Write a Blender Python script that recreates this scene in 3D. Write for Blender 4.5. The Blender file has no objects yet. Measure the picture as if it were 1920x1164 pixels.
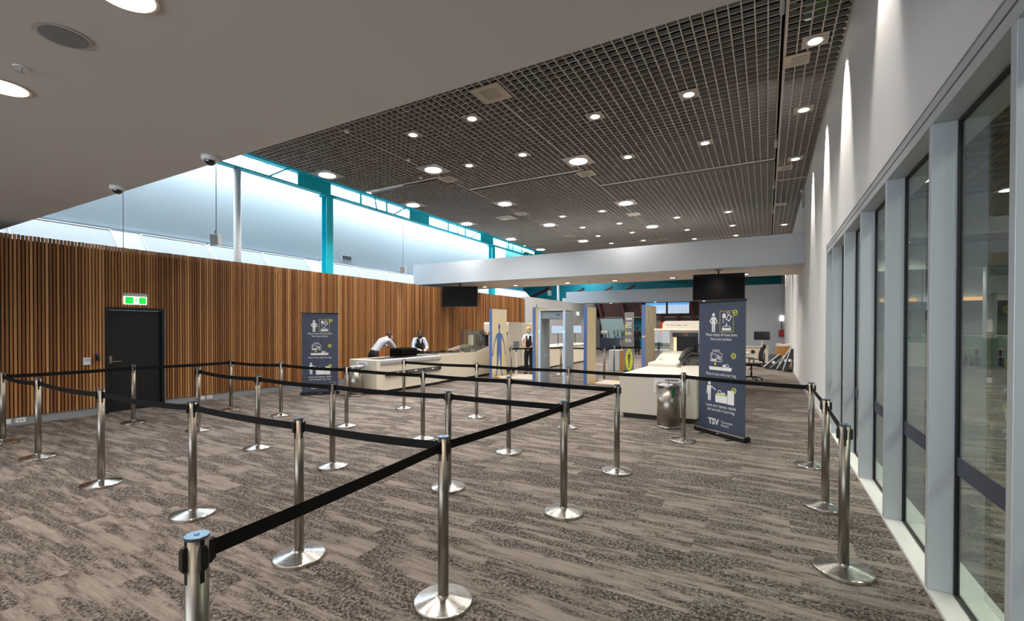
import bpy, bmesh, math, random
from mathutils import Vector, Matrix
random.seed(7)
SC = bpy.context.scene
COL = SC.collection
PI = math.pi

# ------------------------------------------------------------------ materials
def lin(h):
    h = h.lstrip('#')
    out = []
    for k in (0, 2, 4):
        c = int(h[k:k+2], 16) / 255
        out.append(c / 12.92 if c <= .04045 else ((c + .055) / 1.055) ** 2.4)
    return (*out, 1)
MATS = {}
def mat(name, col='#808080', rough=.6, metal=0, emit=0, ecol=None, spec=None, aniso=0, alpha=None, coat=0):
    if name in MATS: return MATS[name]
    m = bpy.data.materials.new(name); m.use_nodes = True
    b = m.node_tree.nodes['Principled BSDF']
    b.inputs['Base Color'].default_value = lin(col)
    b.inputs['Roughness'].default_value = rough
    b.inputs['Metallic'].default_value = metal
    if spec is not None: b.inputs['Specular IOR Level'].default_value = spec
    if aniso: b.inputs['Anisotropic'].default_value = aniso
    if coat: b.inputs['Coat Weight'].default_value = coat
    if emit:
        b.inputs['Emission Color'].default_value = lin(ecol or col)
        b.inputs['Emission Strength'].default_value = emit
    MATS[name] = m
    return m
def nt(m): return m.node_tree.nodes, m.node_tree.links
def add(ns, t, **kw):
    n = ns.new(t)
    for k, v in kw.items():
        if k in n.inputs: n.inputs[k].default_value = v
        else: setattr(n, k, v)
    return n
def math_(ns, ls, op, a, b=None, c=None):
    n = ns.new('ShaderNodeMath'); n.operation = op
    for i, v in enumerate((a, b, c)):
        if v is None: continue
        if isinstance(v, (int, float)): n.inputs[i].default_value = v
        else: ls.new(v, n.inputs[i])
    return n.outputs[0]
def ramp(ns, ls, fac, stops, interp='LINEAR'):
    n = ns.new('ShaderNodeValToRGB'); n.color_ramp.interpolation = interp
    e = n.color_ramp.elements
    while len(e) < len(stops): e.new(.5)
    for k, (p, c) in enumerate(stops):
        e[k].position = p; e[k].color = lin(c) if isinstance(c, str) else (c, c, c, 1)
    ls.new(fac, n.inputs[0]); return n.outputs[0]
def mixc(ns, ls, fac, a, b, blend='MIX'):
    n = ns.new('ShaderNodeMix'); n.data_type = 'RGBA'; n.blend_type = blend
    for i, v in ((0, fac), (6, a), (7, b)):
        if isinstance(v, (int, float)): n.inputs[i].default_value = v
        elif isinstance(v, (tuple, str)): n.inputs[i].default_value = lin(v) if isinstance(v, str) else v
        else: ls.new(v, n.inputs[i])
    return n.outputs[2]

def wall_paint(name, col, rough=.55):
    m = mat(name, col, rough); ns, ls = nt(m); b = ns['Principled BSDF']
    tc = ns.new('ShaderNodeTexCoord'); n = add(ns, 'ShaderNodeTexNoise', Scale=160.0, Detail=2.0)
    ls.new(tc.outputs['Object'], n.inputs['Vector'])
    bp = add(ns, 'ShaderNodeBump', Strength=.06, Distance=.002); ls.new(n.outputs['Fac'], bp.inputs['Height'])
    ls.new(bp.outputs['Normal'], b.inputs['Normal'])
    n2 = add(ns, 'ShaderNodeTexNoise', Scale=.6, Detail=3.0); ls.new(tc.outputs['Object'], n2.inputs['Vector'])
    c = lin(col); d = tuple(v * .95 for v in c[:3]) + (1,)
    ls.new(mixc(ns, ls, n2.outputs['Fac'], c, d), b.inputs['Base Color'])
    return m

def carpet():
    m = mat('carpet_planks', '#8a7e75', .95, spec=.1); ns, ls = nt(m); b = ns['Principled BSDF']
    tc = ns.new('ShaderNodeTexCoord'); sp = ns.new('ShaderNodeSeparateXYZ'); ls.new(tc.outputs['Object'], sp.inputs[0])
    X, Y = sp.outputs[0], sp.outputs[1]
    row = math_(ns, ls, 'FLOOR', math_(ns, ls, 'MULTIPLY', Y, 4.0))
    wn = ns.new('ShaderNodeTexWhiteNoise'); wn.noise_dimensions = '1D'; ls.new(row, wn.inputs['W'])
    off = math_(ns, ls, 'ADD', X, wn.outputs['Value'])
    colm = math_(ns, ls, 'FLOOR', off)
    cb = ns.new('ShaderNodeCombineXYZ'); ls.new(colm, cb.inputs[0]); ls.new(row, cb.inputs[1])
    wp = ns.new('ShaderNodeTexWhiteNoise'); wp.noise_dimensions = '2D'; ls.new(cb.outputs[0], wp.inputs['Vector'])
    pl = wp.outputs['Value']
    # long streaks running across the room
    def stretched(sx, sy, sc, det, rough=.6, dist=0.0):
        v = ns.new('ShaderNodeCombineXYZ')
        ls.new(math_(ns, ls, 'ADD', math_(ns, ls, 'MULTIPLY', X, sx), math_(ns, ls, 'MULTIPLY', pl, 7.0)), v.inputs[0])
        ls.new(math_(ns, ls, 'MULTIPLY', Y, sy), v.inputs[1])
        n = add(ns, 'ShaderNodeTexNoise', Scale=sc, Detail=det, Roughness=rough, Distortion=dist); ls.new(v.outputs[0], n.inputs['Vector'])
        return n.outputs['Fac']
    big = stretched(.85, 4.2, 1.45, 5.0, .68)
    fine = stretched(1.1, 15.0, 2.0, 5.0, .72)
    vine = stretched(14, 14, 3.0, 3.0)
    # crackle cells
    vo = add(ns, 'ShaderNodeTexVoronoi', Scale=46.0, Randomness=1.0); vo.feature = 'DISTANCE_TO_EDGE'
    dn = add(ns, 'ShaderNodeTexNoise', Scale=20.0, Detail=2.0); ls.new(tc.outputs['Object'], dn.inputs['Vector'])
    vm = ns.new('ShaderNodeVectorMath'); vm.operation = 'MULTIPLY_ADD'
    ls.new(dn.outputs['Color'], vm.inputs[0]); vm.inputs[1].default_value = (.03, .03, 0); ls.new(tc.outputs['Object'], vm.inputs[2])
    ls.new(vm.outputs[0], vo.inputs['Vector'])
    crack = ramp(ns, ls, vo.outputs['Distance'], [(0.08, 1.0), (.38, 0.0)])
    mask = math_(ns, ls, 'ADD', big, math_(ns, ls, 'MULTIPLY', math_(ns, ls, 'SUBTRACT', pl, .5), .09))
    mk = ramp(ns, ls, mask, [(.42, 0.0), (.53, 1.0)])
    gate = ramp(ns, ls, vine, [(.36, 0.15), (.55, 1.0)])
    dark = math_(ns, ls, 'MULTIPLY', math_(ns, ls, 'MULTIPLY', crack, mk), gate)
    st = ramp(ns, ls, fine, [(.35, 0.0), (.68, 1.0)])
    base = mixc(ns, ls, st, '#988e86', '#7a7069')
    sm = ramp(ns, ls, stretched(.9, 9.0, 1.3, 4.0), [(.55, 0.0), (.66, 1.0)])
    base = mixc(ns, ls, math_(ns, ls, 'MULTIPLY', sm, .7), base, '#5a534e')
    base = mixc(ns, ls, math_(ns, ls, 'MULTIPLY', dark, .92), base, '#231f1d')
    sn = add(ns, 'ShaderNodeTexNoise', Scale=170.0, Detail=4.0, Roughness=.7); ls.new(tc.outputs['Object'], sn.inputs['Vector'])
    spk = ramp(ns, ls, sn.outputs['Fac'], [(.34, .55), (.66, 1.08)])
    base = mixc(ns, ls, 1.0, base, spk, 'MULTIPLY')
    ls.new(base, b.inputs['Base Color'])
    h = math_(ns, ls, 'SUBTRACT', sn.outputs['Fac'], dark)
    bp = add(ns, 'ShaderNodeBump', Strength=.5, Distance=.004); ls.new(h, bp.inputs['Height']); ls.new(bp.outputs['Normal'], b.inputs['Normal'])
    return m

def timber():
    m = mat('hardwood_battens', '#8a5a32', .5); ns, ls = nt(m); b = ns['Principled BSDF']
    tc = ns.new('ShaderNodeTexCoord'); sp = ns.new('ShaderNodeSeparateXYZ'); ls.new(tc.outputs['Object'], sp.inputs[0])
    k = math_(ns, ls, 'FLOOR', math_(ns, ls, 'MULTIPLY', sp.outputs[1], 1 / .0474))
    wn = ns.new('ShaderNodeTexWhiteNoise'); wn.noise_dimensions = '1D'; ls.new(k, wn.inputs['W'])
    c1 = ramp(ns, ls, wn.outputs['Value'], [(0.0, '#764927'), (.35, '#976437'), (.7, '#b17a45'), (1.0, '#cc9862')])
    v = ns.new('ShaderNodeCombineXYZ'); ls.new(math_(ns, ls, 'MULTIPLY', sp.outputs[2], 1.2), v.inputs[2])
    ls.new(math_(ns, ls, 'ADD', math_(ns, ls, 'MULTIPLY', sp.outputs[1], 60), math_(ns, ls, 'MULTIPLY', k, 3.3)), v.inputs[1])
    n = add(ns, 'ShaderNodeTexNoise', Scale=1.6, Detail=5.0, Roughness=.65); ls.new(v.outputs[0], n.inputs['Vector'])
    g = ramp(ns, ls, n.outputs['Fac'], [(.3, .72), (.65, 1.0)])
    ls.new(mixc(ns, ls, 1.0, c1, g, 'MULTIPLY'), b.inputs['Base Color'])
    return m

def oak(name, col, dark):
    m = mat(name, col, .5); ns, ls = nt(m); b = ns['Principled BSDF']
    tc = ns.new('ShaderNodeTexCoord'); mp = ns.new('ShaderNodeMapping'); mp.inputs['Scale'].default_value = (14, 14, 1.2)
    ls.new(tc.outputs['Object'], mp.inputs[0]); n = add(ns, 'ShaderNodeTexNoise', Scale=2.0, Detail=5.0); ls.new(mp.outputs[0], n.inputs['Vector'])
    ls.new(mixc(ns, ls, n.outputs['Fac'], col, dark), b.inputs['Base Color']); return m

def brushed(name, col, rough, vertical=True, aniso=.5):
    m = mat(name, col, rough, 1, aniso=aniso); ns, ls = nt(m); b = ns['Principled BSDF']
    tc = ns.new('ShaderNodeTexCoord'); mp = ns.new('ShaderNodeMapping'); mp.inputs['Scale'].default_value = (60, 60, 1) if vertical else (1, 1, 60)
    ls.new(tc.outputs['Object'], mp.inputs[0]); n = add(ns, 'ShaderNodeTexNoise', Scale=9.0, Detail=3.0); ls.new(mp.outputs[0], n.inputs['Vector'])
    cc = lin(col); ls.new(mixc(ns, ls, ramp(ns, ls, n.outputs['Fac'], [(.35, 0.0), (.65, 1.0)]), tuple(v * .66 for v in cc[:3]) + (1,), cc), b.inputs['Base Color'])
    r = math_(ns, ls, 'MULTIPLY_ADD', n.outputs['Fac'], .14, rough - .05); ls.new(r, b.inputs['Roughness'])
    b.inputs['Anisotropic Rotation'].default_value = 0.0 if vertical else .25
    tn = ns.new('ShaderNodeTangent'); tn.direction_type = 'RADIAL'; tn.axis = 'Z'; ls.new(tn.outputs[0], b.inputs['Tangent'])
    return m

def glass(name, tint='#e8f2ee', k=1.0, rough=0.0):
    m = bpy.data.materials.new(name); m.use_nodes = True; ns, ls = nt(m); ns.clear()
    o = ns.new('ShaderNodeOutputMaterial'); mx = ns.new('ShaderNodeMixShader'); t = ns.new('ShaderNodeBsdfTransparent'); g = ns.new('ShaderNodeBsdfGlossy')
    t.inputs[0].default_value = lin(tint); g.inputs['Roughness'].default_value = rough
    gm = ns.new('ShaderNodeNewGeometry'); f = ns.new('ShaderNodeFresnel')
    ls.new(math_(ns, ls, 'MULTIPLY_ADD', gm.outputs['Backfacing'], 1 / 1.5 - 1.5, 1.5), f.inputs['IOR'])
    fac = math_(ns, ls, 'MINIMUM', math_(ns, ls, 'MULTIPLY', f.outputs[0], k), 1.0)
    ls.new(fac, mx.inputs[0]); ls.new(t.outputs[0], mx.inputs[1]); ls.new(g.outputs[0], mx.inputs[2]); ls.new(mx.outputs[0], o.inputs[0])
    MATS[name] = m; return m

M_CARPET = carpet(); M_WOOD = timber()
M_WHITE = wall_paint('white_wall_paint', '#d8d8d8')
M_SOFFIT = wall_paint('matt_soffit_paint', '#ccc7c3')
M_BEAM = wall_paint('white_bulkhead_paint', '#c3c8cd')
M_UPPER = wall_paint('white_upper_wall', '#c4ced3')
M_GREYSKIRT = mat('grey_skirting', '#8b8f92', .5)
M_GRID = mat('open_cell_grid_metal', '#948d86', .45)  # darker blade webs, their shaded sides put into the colour
M_GRIDTRIM_LIT = mat('grid_trim_lit_caps', '#bdb3a9', .4)  # edge trim, and paler blade caps that paint in the lit undersides
M_PLENUM = mat('black_plenum', '#0a0a0a', .95, spec=.1)
M_FRAME = mat('silver_window_frame', '#b4babd', .42, .25)
M_FRAMELT = mat('silver_window_sill', '#c8c8c4', .4, .2)
M_GASKET = mat('black_gasket', '#08080a', .5)
M_STRIP = mat('charcoal_safety_film', '#363a46', .5)
M_TEAL = mat('teal_steel_paint', '#16cfe2', .4)
M_TEALWALL = wall_paint('teal_wall_paint', '#0b8794')
M_STEEL = brushed('brushed_stainless', '#9a9288', .36, True, .2)
M_CHROME = brushed('polished_stainless', '#d4d0ca', .22, False, .7)
M_BINSTEEL = brushed('bin_stainless', '#b5aca0', .30, True, 0)
M_BLACKP = mat('black_plastic', '#0b0b0c', .4)
M_BELT = mat('black_webbing', '#09090a', .75, spec=.2)
M_CAP = mat('grey_blue_cap', '#6f8596', .25, .9)
M_DOOR = mat('black_door_paint', '#0c0d10', .45)
M_CREAM = mat('cream_powdercoat', '#cfc6b5', .4)
M_CREAMLT = mat('white_powdercoat', '#d2ccc0', .35)
M_DARKKICK = mat('dark_kickboard', '#262524', .6)
M_RUBBER = mat('black_conveyor_rubber', '#1a1918', .6)
M_ALU = mat('aluminium_rail', '#c9cad0', .3, .7)
M_NAVY = mat('navy_banner_fabric', '#3c4458', .6)
M_PRINT = mat('white_print', '#e4e4e2', .6)
M_YELL = mat('lime_print', '#d6dc2a', .6)
M_BLUE = mat('blue_panel_paint', '#4c68a0', .45)
M_BEIGE = mat('beige_panel_laminate', '#d3c6a4', .5)
M_GREYMD = mat('grey_detector_paint', '#8d979d', .4)
M_LTBLUE = mat('pale_blue_detector_trim', '#a3b6d2', .4)
M_PAPER = mat('paper', '#e2e2e6', .8)
M_INK = mat('dark_ink', '#34363c', .8)
M_BAG = None
M_GREEN = mat('green_band', '#0c5a35', .5)
M_YBLOCK = mat('yellow_marker', '#f2b70f', .5)
M_ORANGE = mat('orange_cloth', '#f2591a', .6)
M_SCREENOFF = mat('switched_off_screen', '#060607', .18)
M_SCREENON = mat('lit_screen', '#20262e', .4, emit=.6, ecol='#cfe0f5')
M_SCREENBLUE = mat('lit_blue_header', '#2e95e8', .4, emit=.8)
M_LAMP = mat('lamp_diffuser_lit', '#ffffff', .5, emit=4.5, ecol='#ffefdc')
M_LAMPC = mat('lamp_diffuser_lit_cool', '#ffffff', .5, emit=7.0, ecol='#fffaf2')
M_LAMPW = mat('lamp_diffuser_lit_warm', '#ffffff', .5, emit=5.0, ecol='#ffe9cf')
M_PLATE = mat('lamp_plate', '#a89f96', .45)
M_WHITEPL = mat('white_plastic', '#dededd', .4)
M_GREYPL = mat('grey_speaker_cloth', '#8f9190', .8)
M_RED = mat('red_enamel', '#b5141a', .4)
M_OAK = oak('oak_veneer', '#b98346', '#9a6632')
M_MAROON = mat('maroon_steel', '#4a1411', .5)
M_BROWN = mat('brown_panelling', '#43261f', .7)
M_FROST = mat('frosted_board', '#9fb4b2', .5)
M_SAGE = mat('sage_green_panel', '#7c8d74', .6)
M_SAGED = mat('olive_green_panel', '#747a52', .7)
M_PINK = mat('dusty_pink_wall', '#b29c99', .7)
M_GLASS = glass('clear_window_glass', '#d8e0da', .85)
M_BAG = glass('thin_plastic_bag', '#d2d2d2', 5.0, .22)
M_PLEXI = glass('clear_acrylic', '#e4e6e2', 1.6)
M_SKIN = mat('light_skin', '#c98f75', .55)
M_SKIND = mat('brown_skin', '#6b4431', .55)
M_SHIRT = mat('pale_blue_shirt', '#c6d2e4', .8)
M_SHIRTG = mat('light_grey_shirt', '#b9bcc6', .8)
M_VEST = mat('navy_black_vest', '#0c0d14', .8)
M_TROU = mat('black_trousers', '#0d0d10', .85)
M_MASK = mat('pale_blue_mask', '#7db4d6', .8)
M_MASKB = mat('black_mask', '#0c0c0e', .8)
M_HAIRB = mat('blonde_hair', '#d8b47c', .6)
M_HAIRD = mat('dark_brown_hair', '#2a1c16', .6)
M_HAIRK = mat('black_hair', '#0c0a0a', .6)
M_GLOVE = mat('pale_glove', '#d9c8c4', .5)
M_SKY = mat('daylight_diffuser', '#ffffff', .5, emit=12.5, ecol='#e8f4ff')
M_EXITG = mat('lit_green_sign', '#10c83c', .4, emit=.9)
M_EXITW = mat('lit_white_sign', '#f4fff6', .4, emit=1.2)
M_LEDG = mat('green_led', '#33ff66', .4, emit=6)

# ------------------------------------------------------------------ mesh builder
class MB:
    def __init__(s): s.v = []; s.f = []; s.m = []; s.s = []
    def add(s, vs, fs, m=0, smooth=False):
        o = len(s.v); s.v += [tuple(p) for p in vs]
        for f in fs: s.f.append([o + i for i in f]); s.m.append(m); s.s.append(smooth)
        return s
    def box(s, x0, x1, y0, y1, z0, z1, m=0, M=None):
        vs = [(x, y, z) for z in (z0, z1) for x, y in ((x0, y0), (x1, y0), (x1, y1), (x0, y1))]
        if M is not None: vs = [M @ Vector(p) for p in vs]
        return s.add(vs, [(3, 2, 1, 0), (4, 5, 6, 7), (0, 1, 5, 4), (1, 2, 6, 5), (2, 3, 7, 6), (3, 0, 4, 7)], m)
    def prism(s, pts, axis, a, b, m=0, M=None):
        """extrude a 2D outline along an axis; outline is in the two other axes, in order"""
        def mk(p, t):
            q = {'x': (t, p[0], p[1]), 'y': (p[0], t, p[1]), 'z': (p[0], p[1], t)}[axis]
            return M @ Vector(q) if M is not None else q
        n = len(pts); vs = [mk(p, a) for p in pts] + [mk(p, b) for p in pts]
        fs = [tuple(range(n))[::-1], tuple(range(n, 2 * n))] + [(i, (i + 1) % n, n + (i + 1) % n, n + i) for i in range(n)]
        return s.add(vs, fs, m)
    def lathe(s, prof, c=(0, 0), seg=24, m=0, smooth=True, M=None):
        vs = []; fs = []
        for r, z in prof:
            for k in range(seg):
                t = 2 * PI * k / seg; vs.append((c[0] + r * math.cos(t), c[1] + r * math.sin(t), z))
        for j in range(len(prof) - 1):
            for k in range(seg):
                a = j * seg + k; b = j * seg + (k + 1) % seg
                fs.append((a, b, b + seg, a + seg))
        fs.append(tuple(range(seg))[::-1]); fs.append(tuple(range((len(prof) - 1) * seg, len(prof) * seg)))
        if M is not None: vs = [M @ Vector(p) for p in vs]
        o = len(s.f); s.add(vs, fs, m, smooth); s.s[-1] = s.s[-2] = False
        return s
    def hlathe(s, prof, c=(0, 0), seg=48, m=0):
        for (a, b) in zip(prof[:-1], prof[1:]):
            vs = [(c[0] + q[0] * math.cos(2 * PI * k / seg), c[1] + q[0] * math.sin(2 * PI * k / seg), q[1]) for q in (a, b) for k in range(seg)]
            s.add(vs, [(k, (k + 1) % seg, seg + (k + 1) % seg, seg + k) for k in range(seg)], m, True)
        q = prof[0]; s.add([(c[0] + q[0] * math.cos(2 * PI * k / seg), c[1] + q[0] * math.sin(2 * PI * k / seg), q[1]) for k in range(seg)], [tuple(range(seg))[::-1]], m)
        return s
    def tube(s, pts, r, seg=8, m=0, smooth=True):
        pts = [Vector(p) for p in pts]; n = len(pts); rs = r if isinstance(r, (list, tuple)) else [r] * n
        vs = []; fs = []; up = None
        for i, p in enumerate(pts):
            d = (pts[min(i + 1, n - 1)] - pts[max(i - 1, 0)]).normalized()
            if up is None: up = d.orthogonal().normalized()
            up = (up - d * up.dot(d)); up = up.normalized() if up.length > 1e-6 else d.orthogonal().normalized()
            w = d.cross(up)
            for k in range(seg):
                t = 2 * PI * k / seg; vs.append(p + (up * math.cos(t) + w * math.sin(t)) * rs[i])
        for j in range(n - 1):
            for k in range(seg):
                a = j * seg + k; b = j * seg + (k + 1) % seg; fs.append((a, b, b + seg, a + seg))
        fs.append(tuple(range(seg))[::-1]); fs.append(tuple(range((n - 1) * seg, n * seg)))
        s.add(vs, fs, m, smooth); s.s[-1] = s.s[-2] = False
        return s
    def ell(s, c, r, m=0, seg=16, rings=10, M=None, zmin=-1.0, zmax=1.0):
        vs = []; fs = []; c = Vector(c)
        for j in range(rings + 1):
            z = zmin + (zmax - zmin) * j / rings; z = math.sin(PI / 2 * z)
            q = math.sqrt(max(1e-6, 1 - z * z))
            for k in range(seg):
                t = 2 * PI * k / seg; p = Vector((q * math.cos(t) * r[0], q * math.sin(t) * r[1], z * r[2]))
                vs.append(c + (M @ p if M is not None else p))
        for j in range(rings):
            for k in range(seg):
                a = j * seg + k; b = j * seg + (k + 1) % seg; fs.append((a, b, b + seg, a + seg))
        return s.add(vs, fs, m, True)
    def disc(s, c, r, axis='z', m=0, seg=20, r2=None, M=None):
        r2 = r2 or r; vs = []
        for k in range(seg):
            t = 2 * PI * k / seg; a, b = r * math.cos(t), r2 * math.sin(t)
            p = {'z': (c[0] + a, c[1] + b, c[2]), 'y': (c[0] + a, c[1], c[2] + b), 'x': (c[0], c[1] + a, c[2] + b)}[axis]
            vs.append(M @ Vector(p) if M is not None else p)
        return s.add(vs, [tuple(range(seg))], m)
    def text(s, body, size, ox, oz, y, m=0, M=None, align='LEFT', bold=0.0, depth=0.0, sx=1.0):
        """flat lettering in the local XZ plane at depth y, read from -y"""
        cu = bpy.data.curves.new('t', 'FONT'); cu.body = body; cu.size = size; cu.align_x = align; cu.offset = bold; cu.resolution_u = 3
        ob = bpy.data.objects.new('t', cu); COL.objects.link(ob); bpy.context.view_layer.update()
        me = bpy.data.meshes.new_from_object(ob.evaluated_get(bpy.context.evaluated_depsgraph_get()))
        vs = [(ox + v.co.x * sx, y, oz + v.co.y) for v in me.vertices]
        if M is not None: vs = [M @ Vector(p) for p in vs]
        s.add(vs, [tuple(p.vertices) for p in me.polygons], m)
        bpy.data.objects.remove(ob); bpy.data.curves.remove(cu); bpy.data.meshes.remove(me); return s
    def mesh(s, name, mats):
        me = bpy.data.meshes.new(name); me.from_pydata(s.v, [], s.f)
        for m in (mats if isinstance(mats, (list, tuple)) else [mats]): me.materials.append(m)
        me.polygons.foreach_set('material_index', s.m); me.polygons.foreach_set('use_smooth', s.s); me.update()
        return me
    def build(s, name, mats, parent=None, bev=0, seg=2, loc=None):
        o = bpy.data.objects.new(name, s.mesh(name, mats)); COL.objects.link(o)
        if parent: o.parent = parent
        if loc: o.location = loc
        if bev:
            b = o.modifiers.new('bevel', 'BEVEL'); b.width = bev; b.segments = seg; b.limit_method = 'ANGLE'; b.angle_limit = .7
        return o

def thing(name, label, cat, loc=(0, 0, 0), rz=0, group=None):
    o = bpy.data.objects.new(name, None); COL.objects.link(o); o.empty_display_size = .1
    o.location = loc; o.rotation_euler = (0, 0, rz); return tag(o, label, cat, group)
def tag(o, label, cat, group=None):
    o['label'] = label; o['category'] = cat
    if group: o['group'] = group
    return o
def struct(o): o['kind'] = 'structure'; return o
def sroot(name, loc=(0, 0, 0)):
    o = bpy.data.objects.new(name, None); COL.objects.link(o); o.location = loc; return struct(o)
def copy_tree(src, loc=None, rz=None, label=None, group=None):
    c = src.copy(); COL.objects.link(c)
    if loc is not None: c.location = loc
    if rz is not None: c.rotation_euler = (0, 0, rz)
    if label: c['label'] = label
    if group: c['group'] = group
    for ch in list(src.children):
        d = ch.copy(); COL.objects.link(d); d.parent = c
        for g in list(ch.children):
            e = g.copy(); COL.objects.link(e); e.parent = d
    return c
def lamp(name, kind, loc, power, parent=None, color=(1, .93, .84), size=.3, spot=None, blend=.5, rot=(0, 0, 0), spread=None):
    l = bpy.data.lights.new(name, kind); l.energy = power; l.color = color
    if kind == 'AREA':
        l.shape = 'DISK'; l.size = size
        if spread: l.spread = spread
    if kind == 'SPOT': l.spot_size = spot; l.spot_blend = blend; l.shadow_soft_size = size
    if kind == 'POINT': l.shadow_soft_size = size
    o = bpy.data.objects.new(name, l); COL.objects.link(o); o.location = loc; o.rotation_euler = rot
    if parent: o.parent = parent
    return o

# ------------------------------------------------------------------ camera
cam = bpy.data.cameras.new('camera'); co = bpy.data.objects.new('camera', cam); COL.objects.link(co); SC.camera = co
cam.sensor_width = 36; cam.lens = 858.13 / 1920 * 36; cam.shift_x = 0; cam.shift_y = (621.73 - 582) / 1920
cam.clip_start = .05; cam.clip_end = 200
yaw, pitch, roll = .508272, -.0087787, -.0024604
fw = Vector((-math.sin(yaw) * math.cos(pitch), math.cos(yaw) * math.cos(pitch), math.sin(pitch)))
r0 = Vector((math.cos(yaw), math.sin(yaw), 0)); d0 = -(r0.cross(fw))
r1 = r0 * math.cos(roll) + d0 * math.sin(roll); d1 = -r0 * math.sin(roll) + d0 * math.cos(roll)
co.matrix_world = Matrix(((r1.x, -d1.x, -fw.x, 0), (r1.y, -d1.y, -fw.y, 0), (r1.z, -d1.z, -fw.z, 1.62), (0, 0, 0, 1)))
SC.view_settings.view_transform = 'Standard'; SC.view_settings.look = 'None'; SC.view_settings.gamma = 1; SC.view_settings.use_curve_mapping = False
SC.view_settings.exposure = 0.48
W = bpy.data.worlds.new('world'); SC.world = W; W.use_nodes = True
W.node_tree.nodes['Background'].inputs[0].default_value = (.75, .85, 1, 1); W.node_tree.nodes['Background'].inputs[1].default_value = .5
SC.cycles.use_denoising = True
SC.cycles.max_bounces = 8; SC.cycles.transparent_max_bounces = 24
SC.cycles.sample_clamp_indirect = 6
# ------------------------------------------------------------------ room shell
XR, XL = .865, -10.72
GZ = 5.48       # underside of the open grid
# floor
o = struct(MB().box(-24, 15, -7, 44, -.2, 0).build('floor', M_CARPET))
# right wall: solid above and beyond the glazing
w = MB()
w.box(XR, 1.2, 9.34, 40, 0, 7.2); w.box(XR, 1.2, -7, 9.34, 3.01, 7.2)
struct(w.build('wall_right', M_WHITE))
struct(MB().box(XR - .012, XR - .0005, 9.36, 30.6, 0, .1).build('baseboard_right', M_FRAMELT))
# back wall of the far checkpoint and the bulkhead over its opening
w = MB(); w.box(-2.2, XR - .001, 30.6, 30.9, 0, 3.36); w.box(-12.6, XR - .001, 30.6, 31.7, 3.36, 4.18)
struct(w.build('wall_back', M_BEAM))
struct(MB().box(-2.19, XR - .02, 30.56, 30.599, 0, .12).build('baseboard_back', M_GREYSKIRT))
# white screen wall continuing after the timber wall
struct(MB().box(-11.4, -11.18, 21.53, 30.59, 0, 3.28).build('wall_left_far', M_WHITE))
struct(MB().box(-12.9, -12.62, 30.605, 37.5, 0, 3.75).build('wall_far_left', M_WHITE))
# wall behind the camera and left end
w = MB(); w.box(-24, 15, -7.3, -7.0, 0, 7.2); struct(w.build('wall_near', M_WHITE))
# unseen daylit glazing added behind the camera to fill the hall with cool light
wb = sroot('window_21', (0, -6.99, 0))
M_DAY = mat('daylight_fill_glass', '#ffffff', .3, emit=4.2, ecol='#dfeaf6')
for k in range(6):
    MB().box(-10.4 + k * 1.85, -8.62 + k * 1.85, 0, .02, .15, 3.15).build('glass_pane', M_DAY, wb)
    MB().box(-10.5 + k * 1.85, -10.405 + k * 1.85, 0, .12, 0, 3.2).build('mullion', M_FRAME, wb)


# timber batten wall
pit = .0474
w = MB()
k0 = int(-6.9 / pit); k1 = int(21.5 / pit)
DY0, DY1, DZ = 3.74, 4.70, 1.99
rnd = random.Random(3)
for k in range(k0, k1):
    y = k * pit + .008
    z0 = DZ if (y + .03 > DY0 and y < DY1) else .14
    if 12.30 < y < 12.36: continue
    xf = XL if y < 12.33 else -11.2; zt = 3.125 if y < 12.33 else 3.17
    w.box(xf - .036, xf + rnd.uniform(-.002, .002), y, y + .031, z0, zt + rnd.uniform(-.004, .004))
timber_wall = struct(w.build('wall_left', M_WOOD))
w = MB()
w.box(-10.86, XL - .0365, -6.9, DY0, .0, 3.05); w.box(-10.86, XL - .0365, DY1, 12.33, 0, 3.05); w.box(-11.34, -11.2365, 12.331, 21.52, 0, 3.09); w.box(-11.2, XL - .0365, 12.30, 12.335, 0, 3.1); w.box(-10.86, XL - .0365, DY0, DY1, DZ, 3.05)
bk = w.build('backing', mat('black_backing', '#0c0a09', .9), timber_wall)
w = MB(); w.box(XL - .036, XL - .028, -6.9, DY0 - .002, 0.001, .135); w.box(XL - .036, XL - .028, DY1 + .002, 12.29, .001, .135); w.box(-11.236, -11.228, 12.34, 21.5, .001, .135)
struct(w.build('baseboard_left', M_GREYSKIRT))
# black door
d = sroot('door_1', (XL - .03, DY0, 0))
W_ = DY1 - DY0
MB().prism([(0, 0), (.05, 0), (.05, DZ - .055), (W_ - .05, DZ - .055), (W_ - .05, 0), (W_, 0), (W_, DZ - .002), (0, DZ - .002)], 'x', -.09, .045).build('door_frame', M_DOOR, d, .004)
leaf = MB().box(-.07, -.02, .055, W_ - .055, .012, DZ - .06).build('door_leaf', M_DOOR, d, .002)
h = MB(); h.box(-.02, -.008, .075, .115, .93, 1.07); h.tube([(-.01, .095, .965), (.045, .095, .965), (.05, .11, .965), (.05, .235, .965)], .009, 8)
h.build('door_handle', mat('satin_nickel', '#b8ada0', .3, .9), leaf)
MB().box(-.02, .03, W_ - .052 + .054, W_ - .0 + .012, 0.01, DZ).build('edge_trim', mat('light_corner_trim', '#a9aaa8', .5), d)

# slab soffit over the near part
struct(MB().box(-14.2, XR - .001, -7, 2.71, 3.35, 4.15).build('ceiling_soffit', M_SOFFIT))
# deep white bulkhead across the hall
struct(MB().box(-12.6, XR - .001, 14.35, 17.2, 3.345, 4.16).build('ceiling_bulkhead', [M_BEAM]))
struct(MB().box(-11.6, XR - .0015, 14.9, 17.15, 3.335, 3.344).build('trim_1', wall_paint('warm_white_soffit', '#cfc4b8')))
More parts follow.
